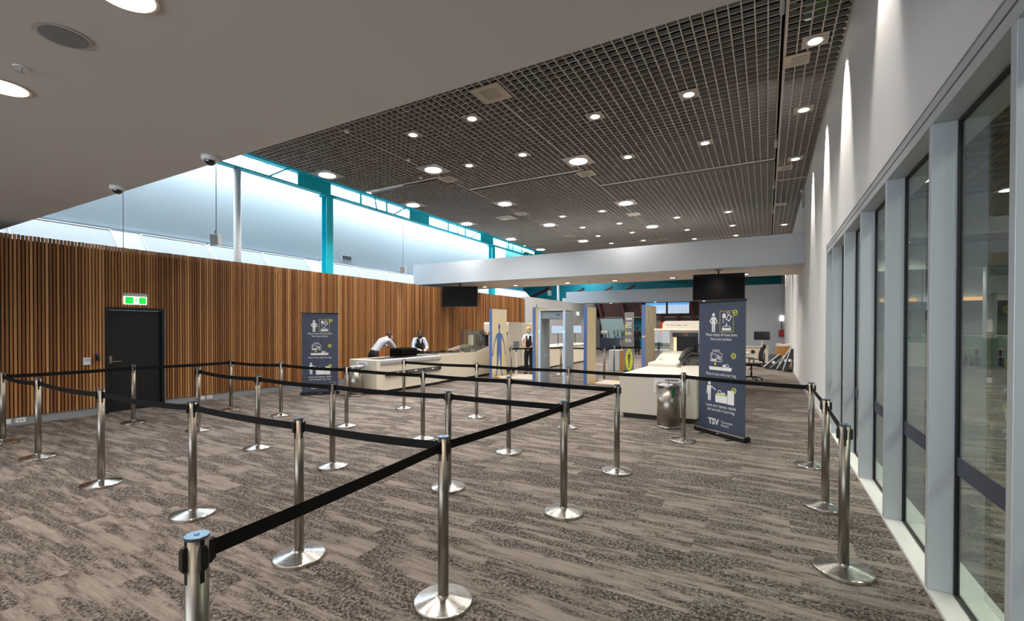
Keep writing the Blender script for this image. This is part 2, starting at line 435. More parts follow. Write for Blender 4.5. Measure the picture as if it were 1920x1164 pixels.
# roof above the grid
struct(MB().box(-9.2, XR - .002, 2.72, 40, 6.9, 7.1).build('ceiling_roof', M_PLENUM))
w = MB(); w.box(XR - .06, XR - .002, 2.72, 40, 5.62, 6.9); struct(w.build('ceiling_plenum_lining', M_PLENUM))

# open-cell grid ceiling: straight blades in both directions
PT = .14
def grid_field(x0, x1, y0, y1, z, trim=True, h=.052, t=.010):
    g = MB(); nx = max(1, round((x1 - x0) / PT)); ny = max(1, round((y1 - y0) / PT))
    for i in range(nx + 1):
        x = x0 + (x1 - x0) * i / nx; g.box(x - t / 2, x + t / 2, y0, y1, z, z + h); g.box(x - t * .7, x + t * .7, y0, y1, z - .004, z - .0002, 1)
    for j in range(ny + 1):
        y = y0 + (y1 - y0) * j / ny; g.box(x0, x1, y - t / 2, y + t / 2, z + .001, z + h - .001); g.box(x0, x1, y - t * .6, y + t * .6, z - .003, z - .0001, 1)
    if trim:
        g.box(x0, x1, y1 - .02, y1 + .07, z - .008, z + .004, 1); g.box(x0, x1, y1 + .06, y1 + .07, z + .0045, z + h + .03, 1)
    return g
bays = [(-3.98, .13, 2.75, [12.0, 21.3, 30.4]), (-7.30, -4.0, 2.75, [10.6, 20.7, 30.4]), (-10.02, -7.32, 2.75, [9.35, 19.0, 30.4])]
n = 0
for x0, x1, y0, ends in bays:
    for e in ends:
        n += 1
        struct(grid_field(x0, x1, y0, e, GZ).build('ceiling_grid_%d' % n, [M_GRID, M_GRIDTRIM_LIT]))
        y0 = e + .26
for y0, e in ((2.75, 13.55), (13.68, 22.0), (22.1, 30.4)):
    n += 1
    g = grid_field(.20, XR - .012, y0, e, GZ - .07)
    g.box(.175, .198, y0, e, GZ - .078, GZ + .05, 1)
    struct(g.build('ceiling_grid_%d' % n, [M_GRID, M_GRIDTRIM_LIT]))
struct(grid_field(-7.3, .13, 31.0, 38, GZ).build('ceiling_grid_%d' % (n + 1), [M_GRID, M_GRIDTRIM_LIT]))

# daylit void behind the timber wall ------------------------------------
# raking glazed band
struct(MB().prism([(-13.0, 2.9), (-13.0, 3.43), (-13.42, 3.88), (-13.6, 3.90), (-13.9, 3.90), (-13.9, 2.9)], 'y', -7, 25.9).build('wall_left_rake', M_UPPER))
struct(MB().box(-13.9, -13.6, -7, 23.6, 3.905, 6.6).build('wall_left_upper', M_UPPER))
struct(MB().box(-13.62, -13.5, -7, 25.9, 3.90, 3.96).build('trim_2', mat('pale_grey_ledge', '#aab3be', .5)))
struct(MB().box(-13.9, -13.61, 23.6, 25.9, 3.905, 6.6).build('wall_left_teal', M_TEALWALL))
dirv = Vector((-.42, 0, .45)).normalized(); nrm = Vector((dirv.z, 0, -dirv.x))
def rake_M(y): return Matrix(((dirv.x, 0, nrm.x, -13.0), (0, 1, 0, y), (dirv.z, 0, nrm.z, 3.43), (0, 0, 0, 1)))
M_FROSTWIN = mat('frosted_daylit_glass', '#9aa0a1', .45, emit=.02, ecol='#e8edea')
wins = [(2.3, 2.95), (3.05, 4.79), (5.35, 6.85), (6.9, 8.38), (8.43, 9.9), (10.5, 12.0), (12.05, 13.4), (13.45, 14.8), (15.4, 16.9), (16.95, 18.4), (18.45, 19.9), (20.5, 22.0)]
for i, (a, b) in enumerate(wins):
    r = sroot('window_%d' % (i + 2), (0, 0, 0)); M = rake_M(0)
    f = MB(); L = dirv.length * .6155
    for (s0, s1, y0, y1) in ((-.4, L, a, a + .025), (-.4, L, b - .025, b), (L - .03, L, a, b)): f.box(s0, s1, y0, y1, .0, .03, 0, M)
    f.box(L, L + .012, a, b, 0, .034, 1, M)
    f.build('window_frame', [M_WHITEPL, M_INK], r)
    MB().box(-.4, L - .03, a + .025, b - .025, .001, .012, 0, M).build('glass_pane', M_FROSTWIN, r)
# luminous skylight strip and its kerb
sk = sroot('window_20'); MB().box(-13.88, -12.9, -6.9, 39, 6.62, 6.66).build('glass_pane', M_SKY, sk)
for k in range(16):
    MB().box(-13.88, -12.9, -6.5 + 3.0 * k, -6.42 + 3.0 * k, 6.56, 6.615).build('glazing_bar', M_WHITEPL, sk)
struct(MB().box(-12.89, -9.3, -6.9, 39, 6.6, 6.7).build('ceiling_void', M_WHITE))
struct(MB().box(-9.29, -9.2, 2.72, 40, 5.75, 6.95).build('wall_plenum_side', M_PLENUM))

# teal steel edge beam: flanges, web plates near the columns, posts, struts
def teal_bay(y0, y1, label):
    t = thing('steel_edge_beam', label, 'beam', (-11.6, y0, 5.58), 0, 'teal edge beams under the skylight'); L = y1 - y0
    MB().box(-.11, .11, 0, L, 0, .035).build('bottom_flange', M_TEAL, t)
    MB().box(-.11, .11, 0, L, .40, .46).build('top_flange', M_TEAL, t)
    q = MB(); q.box(-.012, .012, L - 1.0, L, .035, .40); q.box(-.012, .012, 0, .12, .035, .40); q.build('web_plate', M_TEAL, t)
    for k in range(1, 3):
        yy = .12 + (L - 1.12) * k / 3
        MB().box(-.02, .02, yy - .03, yy + .03, .035, .40).build('web_post', M_TEAL, t)
    MB().tube([(.1, L - 1.9, .03), (.32, L - 1.2, .52)], .022, 6).build('brace', M_TEAL, t)
    q = MB(); q.tube([(.1, 1.9, .0), (.3, 1.55, .5)], .022, 6); q.box(.02, .16, 1.6, 2.2, -.03, .0); q.build('brace', M_TEAL, t)
    return t
ys = [1.4, 9.37, 14.0, 18.81, 24.4, 30.0, 36.0]
names = ['nearest, left of the first teal column', 'just past the first teal column', 'before the second teal column', 'past the second teal column above the bulkhead', 'behind the deep white bulkhead', 'furthest']
for i in range(6): teal_bay(ys[i] + (.0 if i else 0), ys[i + 1] - .002, 'teal steel edge beam with open web under the skylight, ' + names[i])
def hcol(y, label, z0=0):
    q = MB(); q.box(-.11, -.09, -.12, .12, z0, 5.575); q.box(.09, .11, -.12, .12, z0, 5.575); q.box(-.09, .09, -.01, .01, z0, 5.575)
    q.box(-.16, .16, -.2, .2, 5.53, 5.575)
    for sx in (-1, 1):
        for sy in (-1, 1): q.box(sx * .13 - .012, sx * .13 + .012, sy * .16 - .012, sy * .16 + .012, 5.51, 5.53)
    tag(q.build('steel_column', M_TEAL, None, 0, 2, (-11.6, y, 0)), label, 'column', 'teal columns behind the timber wall')
hcol(9.37, 'teal steel column behind the timber wall, the nearer of two')
hcol(18.81, 'teal steel column behind the bulkhead, the farther of two')
for y, l in ((6.68, 'slim white pole rising behind the timber wall left of the teal column'), (26.86, 'slim white pole seen above and below the deep bulkhead')):
    q = MB(); q.lathe([(.085, 0), (.085, 5.57)], seg=20); q.lathe([(.13, 0), (.13, .02), (.09, .021)], seg=20)
    tag(q.build('round_pole', M_WHITEPL, None, 0, 2, (-11.6, y, 0)), l, 'pole')
# air grille in the upper wall
t = thing('air_grille', 'small dark rectangular air grille on the upper white wall', 'vent', (-13.6, 11.6, 4.18))
MB().box(0, .02, 0, .46, -.09, .09).build('frame', M_WHITEPL, t); q = MB()
for k in range(9): q.box(.021, .032, .03 + k * .045, .055 + k * .045, -.07, .07)
q.build('louvre', mat('grey_louvre', '#4c4f52', .6), t)

# ------------------------------------------------------------------ glazed wall on the right
g1 = sroot('window_1', (.87, 0, 0))
f = MB(); f.box(0, .30, -3, 9.34, .0, .022); f.box(-.003, .01, -3, 9.34, 0.0, .016)
f.build('window_sill', M_FRAMELT, g1)
f = MB(); f.box(.0, .30, -3, 9.30, 2.865, 2.90); f.box(.0, .025, -3, 9.30, 2.90, 2.93); f.box(.012, .022, -3, 9.30, 2.93, 2.945, 1); f.box(-.0, .02, -3, 9.30, 2.945, 3.0); f.box(.05, .3, -3, 9.3, 2.93, 3.009)
f.build('head_frame', [M_FRAME, M_INK], g1)
f = MB(); f.box(.0, .30, 9.27, 9.339, .022, 3.009); f.build('end_frame', M_FRAME, g1)
mull = [8.49, 7.29, 6.09, 4.89, 3.69, 2.60, 1.5, .4, -.8, -2.0]
for y in mull:
    MB().box(0.0, .13, y, y + .055, .022, 2.865).build('mullion', M_FRAME, g1, .003)
edges = [9.27] + mull
for a, b in zip(edges[:-1], edges[1:]):
    y0, y1 = b + .055, a
    q = MB()
    q.box(.118, .145, y0, y0 + .016, .024, 2.864); q.box(.118, .145, y1 - .016, y1, .024, 2.864); q.box(.118, .145, y0 + .016, y1 - .016, .024, .036); q.box(.118, .145, y0 + .016, y1 - .016, 2.845, 2.864)
    q.build('glazing_gasket', M_GASKET, g1)
    MB().box(.128, .136, y0 + .016, y1 - .016, .036, 2.845).build('glass_pane', M_GLASS, g1)
    MB().box(.1245, .1275, y0 + .016, y1 - .016, .75, .86).build('safety_strip', M_STRIP, g1)
# ------------------------------------------------------------------ queue posts
PH = .985
def make_post():
    t = thing('queue_post', 'x', 'barrier post', (0, 0, 0))
    MB().hlathe([(.166, .0), (.172, .003), (.172, .021), (.167, .026), (.056, .050), (.050, .0515), (.034, .053), (.034, .064), (.0313, .064)], seg=56).build('base', M_CHROME, t)
    MB().lathe([(.0312, .058), (.0312, PH - .008)], seg=28).build('pole', M_STEEL, t)
    q = MB(); q.hlathe([(.033, PH - .008), (.0345, PH - .004), (.0345, PH - .001), (.033, PH), (.002, PH + .0002)], seg=28); q.lathe([(.008, PH), (.008, PH + .0015), (.004, PH + .003)], seg=12)
    q.build('cap', M_CAP, t)
    for k in range(4):
        a = k * PI / 2; M = Matrix.Rotation(a, 4, 'Z')
        q = MB(); q.box(.027, .041, -.009, .009, .885, .958, 0, M); q.box(.029, .0325, -.006, .006, .845, PH - .009, 0, M); q.box(.041, .045, -.011, .011, .892, .952, 0, M)
        q.build('belt_clip', M_BLACKP, t)
    return t
P = {1: (-1.52, .75), 2: (-1.65, 2.14), 3: (-2.86, 2.07), 4: (-4.31, 2.095), 5: (-5.95, 2.04), 6: (-7.83, 2.075), 7: (-9.25, 2.10), 8: (-9.29, 3.615),
     9: (-9.12, 5.12), 10: (-7.745, 3.845), 11: (-5.935, 3.68), 12: (-7.745, 5.24), 13: (-5.995, 5.21), 14: (-4.40, 3.62), 15: (-6.32, 6.92), 16: (-4.35, 5.16),
     17: (-2.795, 3.705), 18: (-4.58, 6.91), 19: (-2.92, 5.16), 20: (-2.81, 6.92), 21: (-1.545, 3.71), 22: (-1.465, 5.06), 23: (-1.035, 6.90), 24: (.46, 6.40), 25: (.47, 4.99), 26: (.455, 3.73)}
PL = {1: 'steel queue post nearest the camera, cut off by the bottom edge', 2: 'steel queue post at the front corner, its big base at the bottom',
 3: 'steel queue post next left of the corner post, in the front row', 4: 'steel queue post in the front row, third from its right end', 5: 'steel queue post in the front row, standing left of the black door in view',
 6: 'steel queue post in the front row, second from the left edge', 7: 'steel queue post at the left edge of the photo', 8: 'steel queue post standing in front of the black door',
 9: 'steel queue post nearest the timber wall, right of the black door', 10: 'steel queue post ending the second belt row, belt on one side only', 11: 'steel queue post in the second row, next to the post that ends it',
 12: 'steel queue post in front of the left blue banner, at its lower left', 13: 'steel queue post in front of the left steel bin', 14: 'steel queue post in the second row, third from its left end',
 15: 'steel queue post before the left white counter, starting the farthest belt', 16: 'steel queue post in the third row, its base hidden behind the front corner post belt', 17: 'steel queue post in the second row, directly behind the big corner post',
 18: 'steel queue post in the farthest row, in front of the left counter end', 19: 'steel queue post in the third row, under the silhouette panel', 20: 'steel queue post in the farthest row, in front of the grey metal detector',
 21: 'steel queue post in the middle of the slanting right side belt', 22: 'steel queue post at the far end of the slanting belt, left of the right counter', 23: 'steel queue post in front of the right steel bin',
 24: 'steel queue post by the glazed wall, farthest of three', 25: 'steel queue post by the glazed wall, middle of three', 26: 'steel queue post by the glazed wall, nearest of three with a wide base'}
proto = make_post(); posts = {}
def face_ang(a, b): return math.atan2(b[1] - a[1], b[0] - a[0])
order = {1: 2, 2: 21, 7: 8, 8: 9, 9: 12, 10: 11, 24: 25}
for k in sorted(P):
    if k in (2, 21, 22, 25, 26, 1, 24, 8): rz = face_ang(P[1], P[22]) if k in (1, 2, 21, 22) else PI / 2
    else: rz = random.uniform(-.06, .06)
    loc = (P[k][0], P[k][1], 0)
    if k == 1: t = proto; t.location = loc; t.rotation_euler = (0, 0, rz); t['label'] = PL[k]; t['group'] = 'belt posts of the queue maze'
    else: t = copy_tree(proto, loc, rz, PL[k], 'belt posts of the queue maze')
    posts[k] = t
def belt(k, j, sag=.018):
    a = Vector((*P[k], 0)); b = Vector((*P[j], 0)); d = (b - a); L = d.length; d.normalize(); s = Vector((-d.y, d.x, 0))
    th = posts[k].rotation_euler.z; R = Matrix.Rotation(-th, 3, 'Z')
    N = 14; vs = []; fs = []
    for i in range(N + 1):
        u = i / N; z = -sag * 4 * u * (1 - u) * L / 1.6; p = d * (.036 + (L - .072) * u)
        for (o_, zz) in ((-.0012, .899), (.0012, .899), (.0012, .950), (-.0012, .950)):
            q = R @ (p + s * o_); vs.append((q.x, q.y, zz + z))
    for i in range(N):
        for c in range(4): fs.append((i * 4 + c, i * 4 + (c + 1) % 4, i * 4 + 4 + (c + 1) % 4, i * 4 + 4 + c))
    fs += [(0, 1, 2, 3), (N * 4 + 3, N * 4 + 2, N * 4 + 1, N * 4)]
    q = MB().add(vs, fs)
    ang = math.atan2(d.y, d.x) - th
    for base, sg in ((0.0, 1), (L, -1)):
        M = Matrix.Rotation(ang, 4, 'Z')
        q.box(base + sg * .034 if sg > 0 else base - .052, base + .052 if sg > 0 else base - .034, -.010, .010, .893, .956, 0, M)
    o = q.build('belt', M_BELT, posts[k]); return o
for k, j, s in [(1, 2, .004), (2, 21, .006), (21, 22, .006), (3, 2, .012), (4, 3, .012), (5, 4, .02), (6, 5, .02), (7, 6, .03), (7, 8, .008), (8, 9, .008), (10, 11, .02), (11, 14, .012),
                (14, 17, .012), (17, 21, .006), (9, 12, .02), (12, 13, .014), (13, 16, .01), (16, 19, .01), (19, 22, .006), (15, 18, .01), (18, 20, .01), (20, 23, .012), (23, 24, .008), (24, 25, .008), (25, 26, .008)]:
    belt(k, j, s)

# ------------------------------------------------------------------ light fittings
def big_light():
    t = thing('ceiling_downlight', 'x', 'ceiling light', (0, 0, GZ)); q = MB()
    q.prism([(-.31, -.31), (.31, -.31), (.31, .31), (-.31, .31)], 'z', -.012, .0)
    q.build('mounting_plate', M_PLATE, t, .004); MB().lathe([(.215, -.02), (.205, -.013)], seg=36).build('rim', M_WHITEPL, t)
    MB().lathe([(.20, -.026), (.17, -.0205)], seg=36).build('diffuser', M_LAMPC, t)
    return t
def small_light(lamp_m=None):
    t = thing('spot_downlight', 'x', 'ceiling light', (0, 0, GZ))
    MB().box(-.15, .15, -.15, .15, -.010, 0).build('mounting_plate', M_PLATE, t, .003)
    MB().lathe([(.102, -.018), (.098, -.011)], seg=28).build('rim', M_WHITEPL, t)
    MB().lathe([(.078, -.022), (.07, -.0185)], seg=28).build('diffuser', M_LAMP, t)
    return t
ordn = ['first', 'second', 'third', 'fourth', 'fifth', 'sixth', 'seventh', 'eighth', 'ninth', 'tenth']
def place(proto_fn, rows, fmt, group, power, spot, lname, zfun=lambda x: GZ, blend=.7):
    first = proto_fn(); used = False
    for x, rn, yl in rows:
        for i, y in enumerate(yl):
            lab = fmt % (ordn[i], rn)
            if not used: t = first; used = True; t.location = (x, y, zfun(x)); t['label'] = lab; t['group'] = group
            else: t = copy_tree(first, (x, y, zfun(x)), None, lab, group)
            lamp(lname, 'SPOT', (0, 0, -.05), power, t, (1, .93, .85) if spot < 2.3 else (1, .96, .91), .12 if spot < 2.2 else .18, spot, blend)
place(big_light, [(-3.83, 'right row', [10.0, 14.07, 17.78]), (-7.14, 'middle row', [8.85, 12.34, 15.67, 19.27]), (-9.75, 'row nearest the skylight', [7.87, 11.08, 14.03, 17.39, 20.37])],
      'large lit downlight in the metal grid, %s in the %s', 'large round downlights', 180, 2.45, 'lamp')
place(small_light, [(-1.15, 'column by the glazed wall', [5.0, 8.03, 10.29, 16.74, 19.03, 21.14]), (-2.76, 'column after it', [5.0, 8.04, 10.29, 16.74, 19.01, 21.08]),
      (-4.77, 'third column', [4.9, 7.03, 9.03, 14.65, 16.67, 18.5, 20.4]), (-6.2, 'fourth column', [4.9, 7.05, 9.02, 14.7, 16.67, 18.51, 20.38])],
      'small lit downlight, %s in the %s', 'small round downlights', 105, 2.2, 'lamp')
first = small_light(); used = False
for i, y in enumerate([4.95, 7.22, 9.39, 12.02, 19.4, 22.4, 24.6, 26.8, 29.0]):
    lab = 'small lit wall washing downlight in the narrow grid strip, %s from the camera' % ['first', 'second', 'third', 'fourth', 'fifth', 'sixth', 'seventh', 'eighth', 'ninth', 'tenth', 'eleventh'][i]
    if not used: t = first; used = True; t.location = (.53, y, GZ - .07); t['label'] = lab; t['group'] = 'wall washers along the glazed wall'
    else: t = copy_tree(first, (.53, y, GZ - .07), None, lab, 'wall washers along the glazed wall')
    lamp('lamp', 'SPOT', (.05, 0, -.04), 190, t, (1, .92, .83), .04, .84, .6, rot=(0, math.radians(-17), 0))
# soffit lights (recessed)
def soffit_light():
    t = thing('recessed_downlight', 'x', 'ceiling light', (0, 0, 3.35))
    MB().lathe([(.150, -.006), (.143, -.001)], seg=40).build('rim', mat('soft_white_rim', '#b9b0a8', .5), t)
    MB().lathe([(.128, -.010), (.126, -.0065)], seg=40).build('diffuser', M_LAMPW, t)
    return t
fs_ = soffit_light(); used = False
for x, y, l in [(-2.93, 1.11, 'round recessed downlight in the brown grey soffit, cut by the top edge'), (-4.83, 1.11, 'round recessed downlight in the brown grey soffit, cut by the left edge'),
                (-6.73, 1.11, ''), (-8.6, 1.11, ''), (-1.03, 1.11, ''), (-2.93, -1.6, ''), (-4.83, -1.6, ''), (-6.73, -1.6, ''), (-1.03, -1.6, '')]:
    l = l or 'round recessed soffit downlight over the camera at %.1f by %.1f metres' % (-x, y)
    if not used: t = fs_; used = True; t.location = (x, y, 3.35); t['label'] = l; t['group'] = 'soffit downlights'
    else: t = copy_tree(fs_, (x, y, 3.35), None, l, 'soffit downlights')
    lamp('lamp', 'SPOT', (0, 0, -.03), 62, t, (1, .90, .78), .12, 2.5, .8)
# bulkhead lights
fb = small_light(); used = False
for i, x in enumerate([-10.3, -8.84, -6.6, -4.78, -2.8, -.6]):
    l = 'small lit downlight under the deep white bulkhead, %s from the timber wall' % ordn[i]
    z = 3.334
    if not used: t = fb; used = True; t.location = (x, 16.15, z); t['label'] = l; t['group'] = 'bulkhead downlights'
    else: t = copy_tree(fb, (x, 16.15, z), None, l, 'bulkhead downlights')
    lamp('lamp', 'SPOT', (0, 0, -.04), 60, t, (1, .9, .78), .1, 2.4, .6)
for i, x in enumerate([-9.5, -6.5, -3.5]):
    t = copy_tree(fb, (x, 31.2, 3.355), None, 'small lit downlight under the farthest bulkhead, %s from the left' % ordn[i], 'far bulkhead downlights')
    lamp('lamp', 'SPOT', (0, 0, -.04), 60, t, (1, .92, .82), .1, 2.4, .6)
for x, y in ((-9, 27), (-5.5, 27), (-2, 27), (-9, 23.5), (-5.5, 23.5), (-2, 23.5)):
    t = copy_tree(fb, (x, y, GZ), None, 'small lit downlight beyond the bulkhead, %s row, %s column' % ('deeper' if y > 25 else 'closer', {-9: 'left', -5.5: 'middle', -2: 'right'}[x]), 'grid lights beyond the bulkhead')
    lamp('lamp', 'SPOT', (0, 0, -.04), 260, t, (1, .93, .84), .1, 2.2, .6)
# blank plates and detectors in the grid
pp = None
for x, y, sz, l in [(-3.97, 10.93, .42, 'blank square plate beside the large downlight at the right row'), (-3.97, 15.58, .42, 'blank square plate in the grid above the bulkhead, right row'), (-3.95, 20.5, .42, 'blank square plate in the grid farthest along the right row'),
                 (-7.28, 13.68, .42, 'blank square plate in the grid middle row, beyond the detector'), (-7.22, 18.0, .42, 'blank square plate in the grid middle row, farthest'), (-7.27, 9.61, .42, 'blank square plate beside the nearest middle row downlight'),
                 (-3.99, 6.45, .52, 'pale square air diffuser at the soffit edge in the grid'), (.38, 7.62, .34, 'pale rectangular speaker plate in the narrow grid strip'), (.38, 12.6, .34, 'pale rectangular plate in the grid strip, second along'), (.38, 16.2, .34, 'pale rectangular plate in the grid strip, third along')]:
    z = GZ - .07 if x > 0 else GZ
    t = thing('ceiling_plate', l, 'ceiling plate', (x, y, z), 0, 'plates set in the grid')
    MB().box(-sz / 2 if x < 0 else -.20, sz / 2 if x < 0 else .12, -sz / 2, sz / 2, -.014, 0).build('plate', mat('pale_plate', '#b5a999', .6), t, .004)
    MB().box(-sz * .3, sz * .25, -sz * .3, sz * .3, -.018, -.0145).build('insert', mat('plate_insert', '#9c9287', .7), t)
t = thing('smoke_detector', 'round detector on a square plate in the grid left of the middle row', 'detector', (-8.05, 13.95, GZ))
MB().box(-.3, .3, -.3, .3, -.014, 0).build('plate', mat('pale_plate'), t); MB().lathe([(.11, -.05), (.13, -.03), (.13, -.0145)], seg=20).build('head', M_WHITEPL, t)
for x, y, l in ((-7.21, 8.03, 'tiny white sensor in the grid near the middle row'), (-7.22, 6.28, 'tiny white sensor in the grid close to the soffit edge'), (-7.8, 9.15, 'tiny white sensor left of the first middle row downlight')):
    tag(MB().lathe([(.03, -.05), (.05, -.03), (.05, 0)], seg=14).build('sensor', M_WHITEPL, None, 0, 2, (x, y, GZ)), l, 'sensor', 'tiny sensors in the grid')
# control boxes clipped to the strip edge
for i, y in enumerate((6.35, 11.1, 14.4, 17.5)):
    tag(MB().box(-.06, .0, -.22, .22, -.02, .13).build('control_box', mat('light_grey_box', '#a9a9a9', .5), None, .02, 3, (.168, y, GZ + .005)), 'light grey rounded box clipped to the edge of the grid strip, %s from the camera' % ['first', 'second', 'third', 'fourth'][i], 'box', 'boxes on the strip edge')
# services above the strip
tag(MB().tube([(.60, 4.6, 5.9), (.61, 6.2, 5.88), (.58, 7.3, 5.9), (.52, 7.8, 6.1)], [.17, .16, .17, .1], 12).build('insulated_pipe', mat('green_insulation', '#3f9a2c', .6), None), 'bright green wrapped pipe above the narrow open grid strip', 'pipe')
q = MB(); q.tube([(.27, 5.0, 5.9), (.28, 6.0, 5.9), (.26, 6.8, 5.9), (.27, 7.3, 5.9)], [.06, .055, .065, .05], 9, 0, False); tag(q.build('foil_duct', mat('crumpled_foil', '#cfcac6', .25, 1), None), 'crumpled silver foil duct above the open grid strip', 'duct')
lamp('plenum_fill_lamp', 'POINT', (.30, 8.2, 5.95), 4, None, (1, .98, .92), .06)  # unseen lamp added to brighten the green pipe
# emergency light hanging at the right wall
t = thing('emergency_light', 'slim grey emergency light fixed high on the right wall', 'emergency light', (XR - .002, 14.62, 5.0))
MB().box(-.07, 0, -.05, .05, -.12, .26).build('body', mat('light_grey_box'), t, .012); MB().lathe([(.045, -.03), (.05, .02)], seg=14, M=Matrix.Translation((-.06, 0, .32)) @ Matrix.Rotation(1.2, 4, 'Y')).build('lamp_head', M_WHITEPL, t)
MB().box(-.074, -.0705, -.012, .012, .1, .13).build('indicator', M_RED, t)
# soffit accessories
t = thing('ceiling_speaker', 'flat round grey ceiling speaker in the brown grey soffit', 'speaker', (-3.67, 1.09, 3.35))
MB().lathe([(.132, -.006), (.126, -.0005)], seg=36).build('rim', mat('soft_white_rim'), t); MB().lathe([(.108, -.010), (.104, -.0065)], seg=36).build('mesh_cover', mat('speaker_mesh', '#7b7c7e', .7), t)
t = thing('sprinkler', 'small round sprinkler head in the soffit above the left lamp', 'sprinkler', (-4.36, 1.085, 3.35))
MB().lathe([(.038, -.006), (.042, -.0005)], seg=24).build('flange', M_WHITEPL, t); q = MB(); q.tube([(0, 0, -.006), (0, 0, -.032)], .006, 8); q.lathe([(.02, -.037), (.02, -.034)], seg=16); q.build('head', M_FRAME, t)
for i, (x, l) in enumerate(((-7.02, 'white dome camera under the soffit edge, left of the two'), (-4.95, 'white dome camera under the soffit edge, right of the two'))):
    t = thing('dome_camera', l, 'camera', (x, 2.58, 3.35), 0, 'dome cameras at the soffit edge')
    MB().lathe([(.052, -.045), (.078, -.038), (.082, -.001)], seg=30).build('housing', M_WHITEPL, t)
    MB().ell((0, 0, -.045), (.052, .052, .048), 0, 20, 8, zmin=-1, zmax=-.02).build('dome', mat('smoked_dome', '#0b0c12', .08, coat=1), t)
# sprinklers etc under bulkhead
for i, (x, l) in enumerate(((-8.21, 'left'), (-5.74, 'middle'), (-4.0, 'right'))):
    tag(MB().lathe([(.012, -.06), (.02, -.058), (.01, -.03), (.045, -.012), (.05, 0)], seg=14).build('sprinkler', M_FRAME, None, 0, 2, (x, 16.12, 3.334)), 'small sprinkler under the deep white bulkhead, the %s one of three' % l, 'sprinkler', 'bulkhead sprinklers')
# speakers hanging on cables
for i, (y, l) in enumerate(((5.59, 'grey box speaker hanging on a cable before the white wall, nearest'), (11.45, 'grey box speaker hanging on a cable left of the bulkhead end'), (23.1, 'small white box speaker hanging before the teal wall under the bulkhead'))):
    t = thing('hanging_speaker', l, 'speaker', (-10.5, y, 3.42), .55, 'speakers on cables')
    MB().box(-.085, .085, -.07, .07, -.02, .22, 0, Matrix.Rotation(.12, 4, 'X')).build('cabinet', M_WHITEPL, t, .008)
    MB().box(-.078, .078, -.078, -.071, -.01, .21, 0, Matrix.Rotation(.12, 4, 'X')).build('grille', M_GREYPL, t)
    q = MB(); q.tube([(0, 0, .2), (0, 0, 2.05 if i != 2 else 1.95)], .008, 6); q.tube([(-.0, 0, .2), (-.03, .0, .27), (0, 0, .32)], .012, 6); q.build('cable', mat('grey_cable', '#77797c', .6), t)
tag(MB().tube([(-10.5, 3.94, 2.95), (-10.5, 3.94, 5.4)], .006, 6).build('hanging_cable', mat('grey_cable'), None), 'thin grey cable hanging below the left dome camera', 'cable')

# ------------------------------------------------------------------ wall accessories
t = thing('exit_sign', 'green and white running man exit sign above the black door', 'sign', (XL + .002, 4.20, 2.05))
MB().box(0, .05, -.19, .19, .155, .215).build('housing', mat('grey_housing', '#b9b9bb', .4), t, .006)
q = MB(); q.box(.016, .028, -.185, .185, 0, .154, 0); q.build('panel', M_EXITW, t)
q = MB()
for a, b in ((-.165, -.035), (.055, .17)): q.add([(.0285, a, .012), (.0285, b, .012), (.0285, b, .142), (.0285, a, .142)], [(0, 1, 2, 3)])
def stroke(q, pts, w, x, m=0):
    for (a, b) in zip(pts[:-1], pts[1:]):
        d = Vector((b[0] - a[0], b[1] - a[1])); L = d.length; n2 = Vector((-d.y, d.x)) / L * w / 2
        q.add([(x, a[0] - n2.x, a[1] - n2.y), (x, b[0] - n2.x, b[1] - n2.y), (x, b[0] + n2.x, b[1] + n2.y), (x, a[0] + n2.x, a[1] + n2.y)], [(0, 1, 2, 3)], m)
X_ = .0288
q.disc((X_, .026, .122), .010, 'x'); stroke(q, [(.018, .106), (.004, .07)], .018, X_); stroke(q, [(.02, .1), (.033, .088), (.047, .09)], .007, X_); stroke(q, [(.014, .104), (-.008, .100), (-.02, .088)], .007, X_)
stroke(q, [(.006, .072), (.022, .05), (.032, .026)], .010, X_); stroke(q, [(.004, .072), (-.006, .048), (-.034, .046)], .010, X_)
q.build('pictogram', M_EXITG, t)
t = thing('exit_sign', 'far green exit sign on the white wall beside the opening', 'sign', (-11.178, 29.2, 2.48))
MB().box(0, .05, -.17, .17, 0, .2).build('housing', M_EXITW, t); MB().box(.0505, .053, -.02, .16, .03, .17).build('pictogram', M_EXITG, t)
t = thing('call_point', 'white emergency release box on the timber wall left of the door', 'box', (XL + .003, 3.47, .93))
MB().box(0, .045, -.05, .05, .0, .13).build('housing', M_WHITEPL, t, .006); MB().box(.0455, .05, -.045, .045, .055, .12).build('flap', mat('pale_flap', '#c9cbe0', .4), t); MB().box(.0502, .051, -.032, .032, .092, .098).build('print', M_INK, t)
t = thing('card_reader', 'slim black card reader with blue light beside the black door', 'card reader', (XL + .003, 3.615, 1.0))
MB().box(0, .03, -.025, .025, 0, .125).build('body', M_BLACKP, t, .006); MB().box(.0302, .032, .0, .012, .095, .105).build('indicator', mat('blue_led', '#2a6cff', .4, emit=2), t)
for y, l in ((2.47, 'blank white socket plate low on the skirting at the left edge'), (2.64, 'double power socket low on the skirting left of the door'), (5.41, 'blank white socket plate low on the skirting right of the door'), (5.57, 'double power socket low on the skirting right of the door')):
    t = thing('wall_socket', l, 'socket', (XL - .0275, y, .04), 0, 'sockets along the timber wall')
    MB().box(0, .008, -.06, .06, 0, .075).build('plate', M_WHITEPL, t, .002)
    if 'double' in l: MB().box(.0082, .009, -.03, -.014, .03, .048).box(.0082, .009, .012, .028, .03, .048).build('outlet', M_INK, t)
t = thing('wall_socket', 'white power socket on the right wall behind the belt posts', 'socket', (XR - .0125, 9.7, .03)); MB().box(-.012, 0, -.06, .06, 0, .075).build('plate', M_WHITEPL, t, .002)

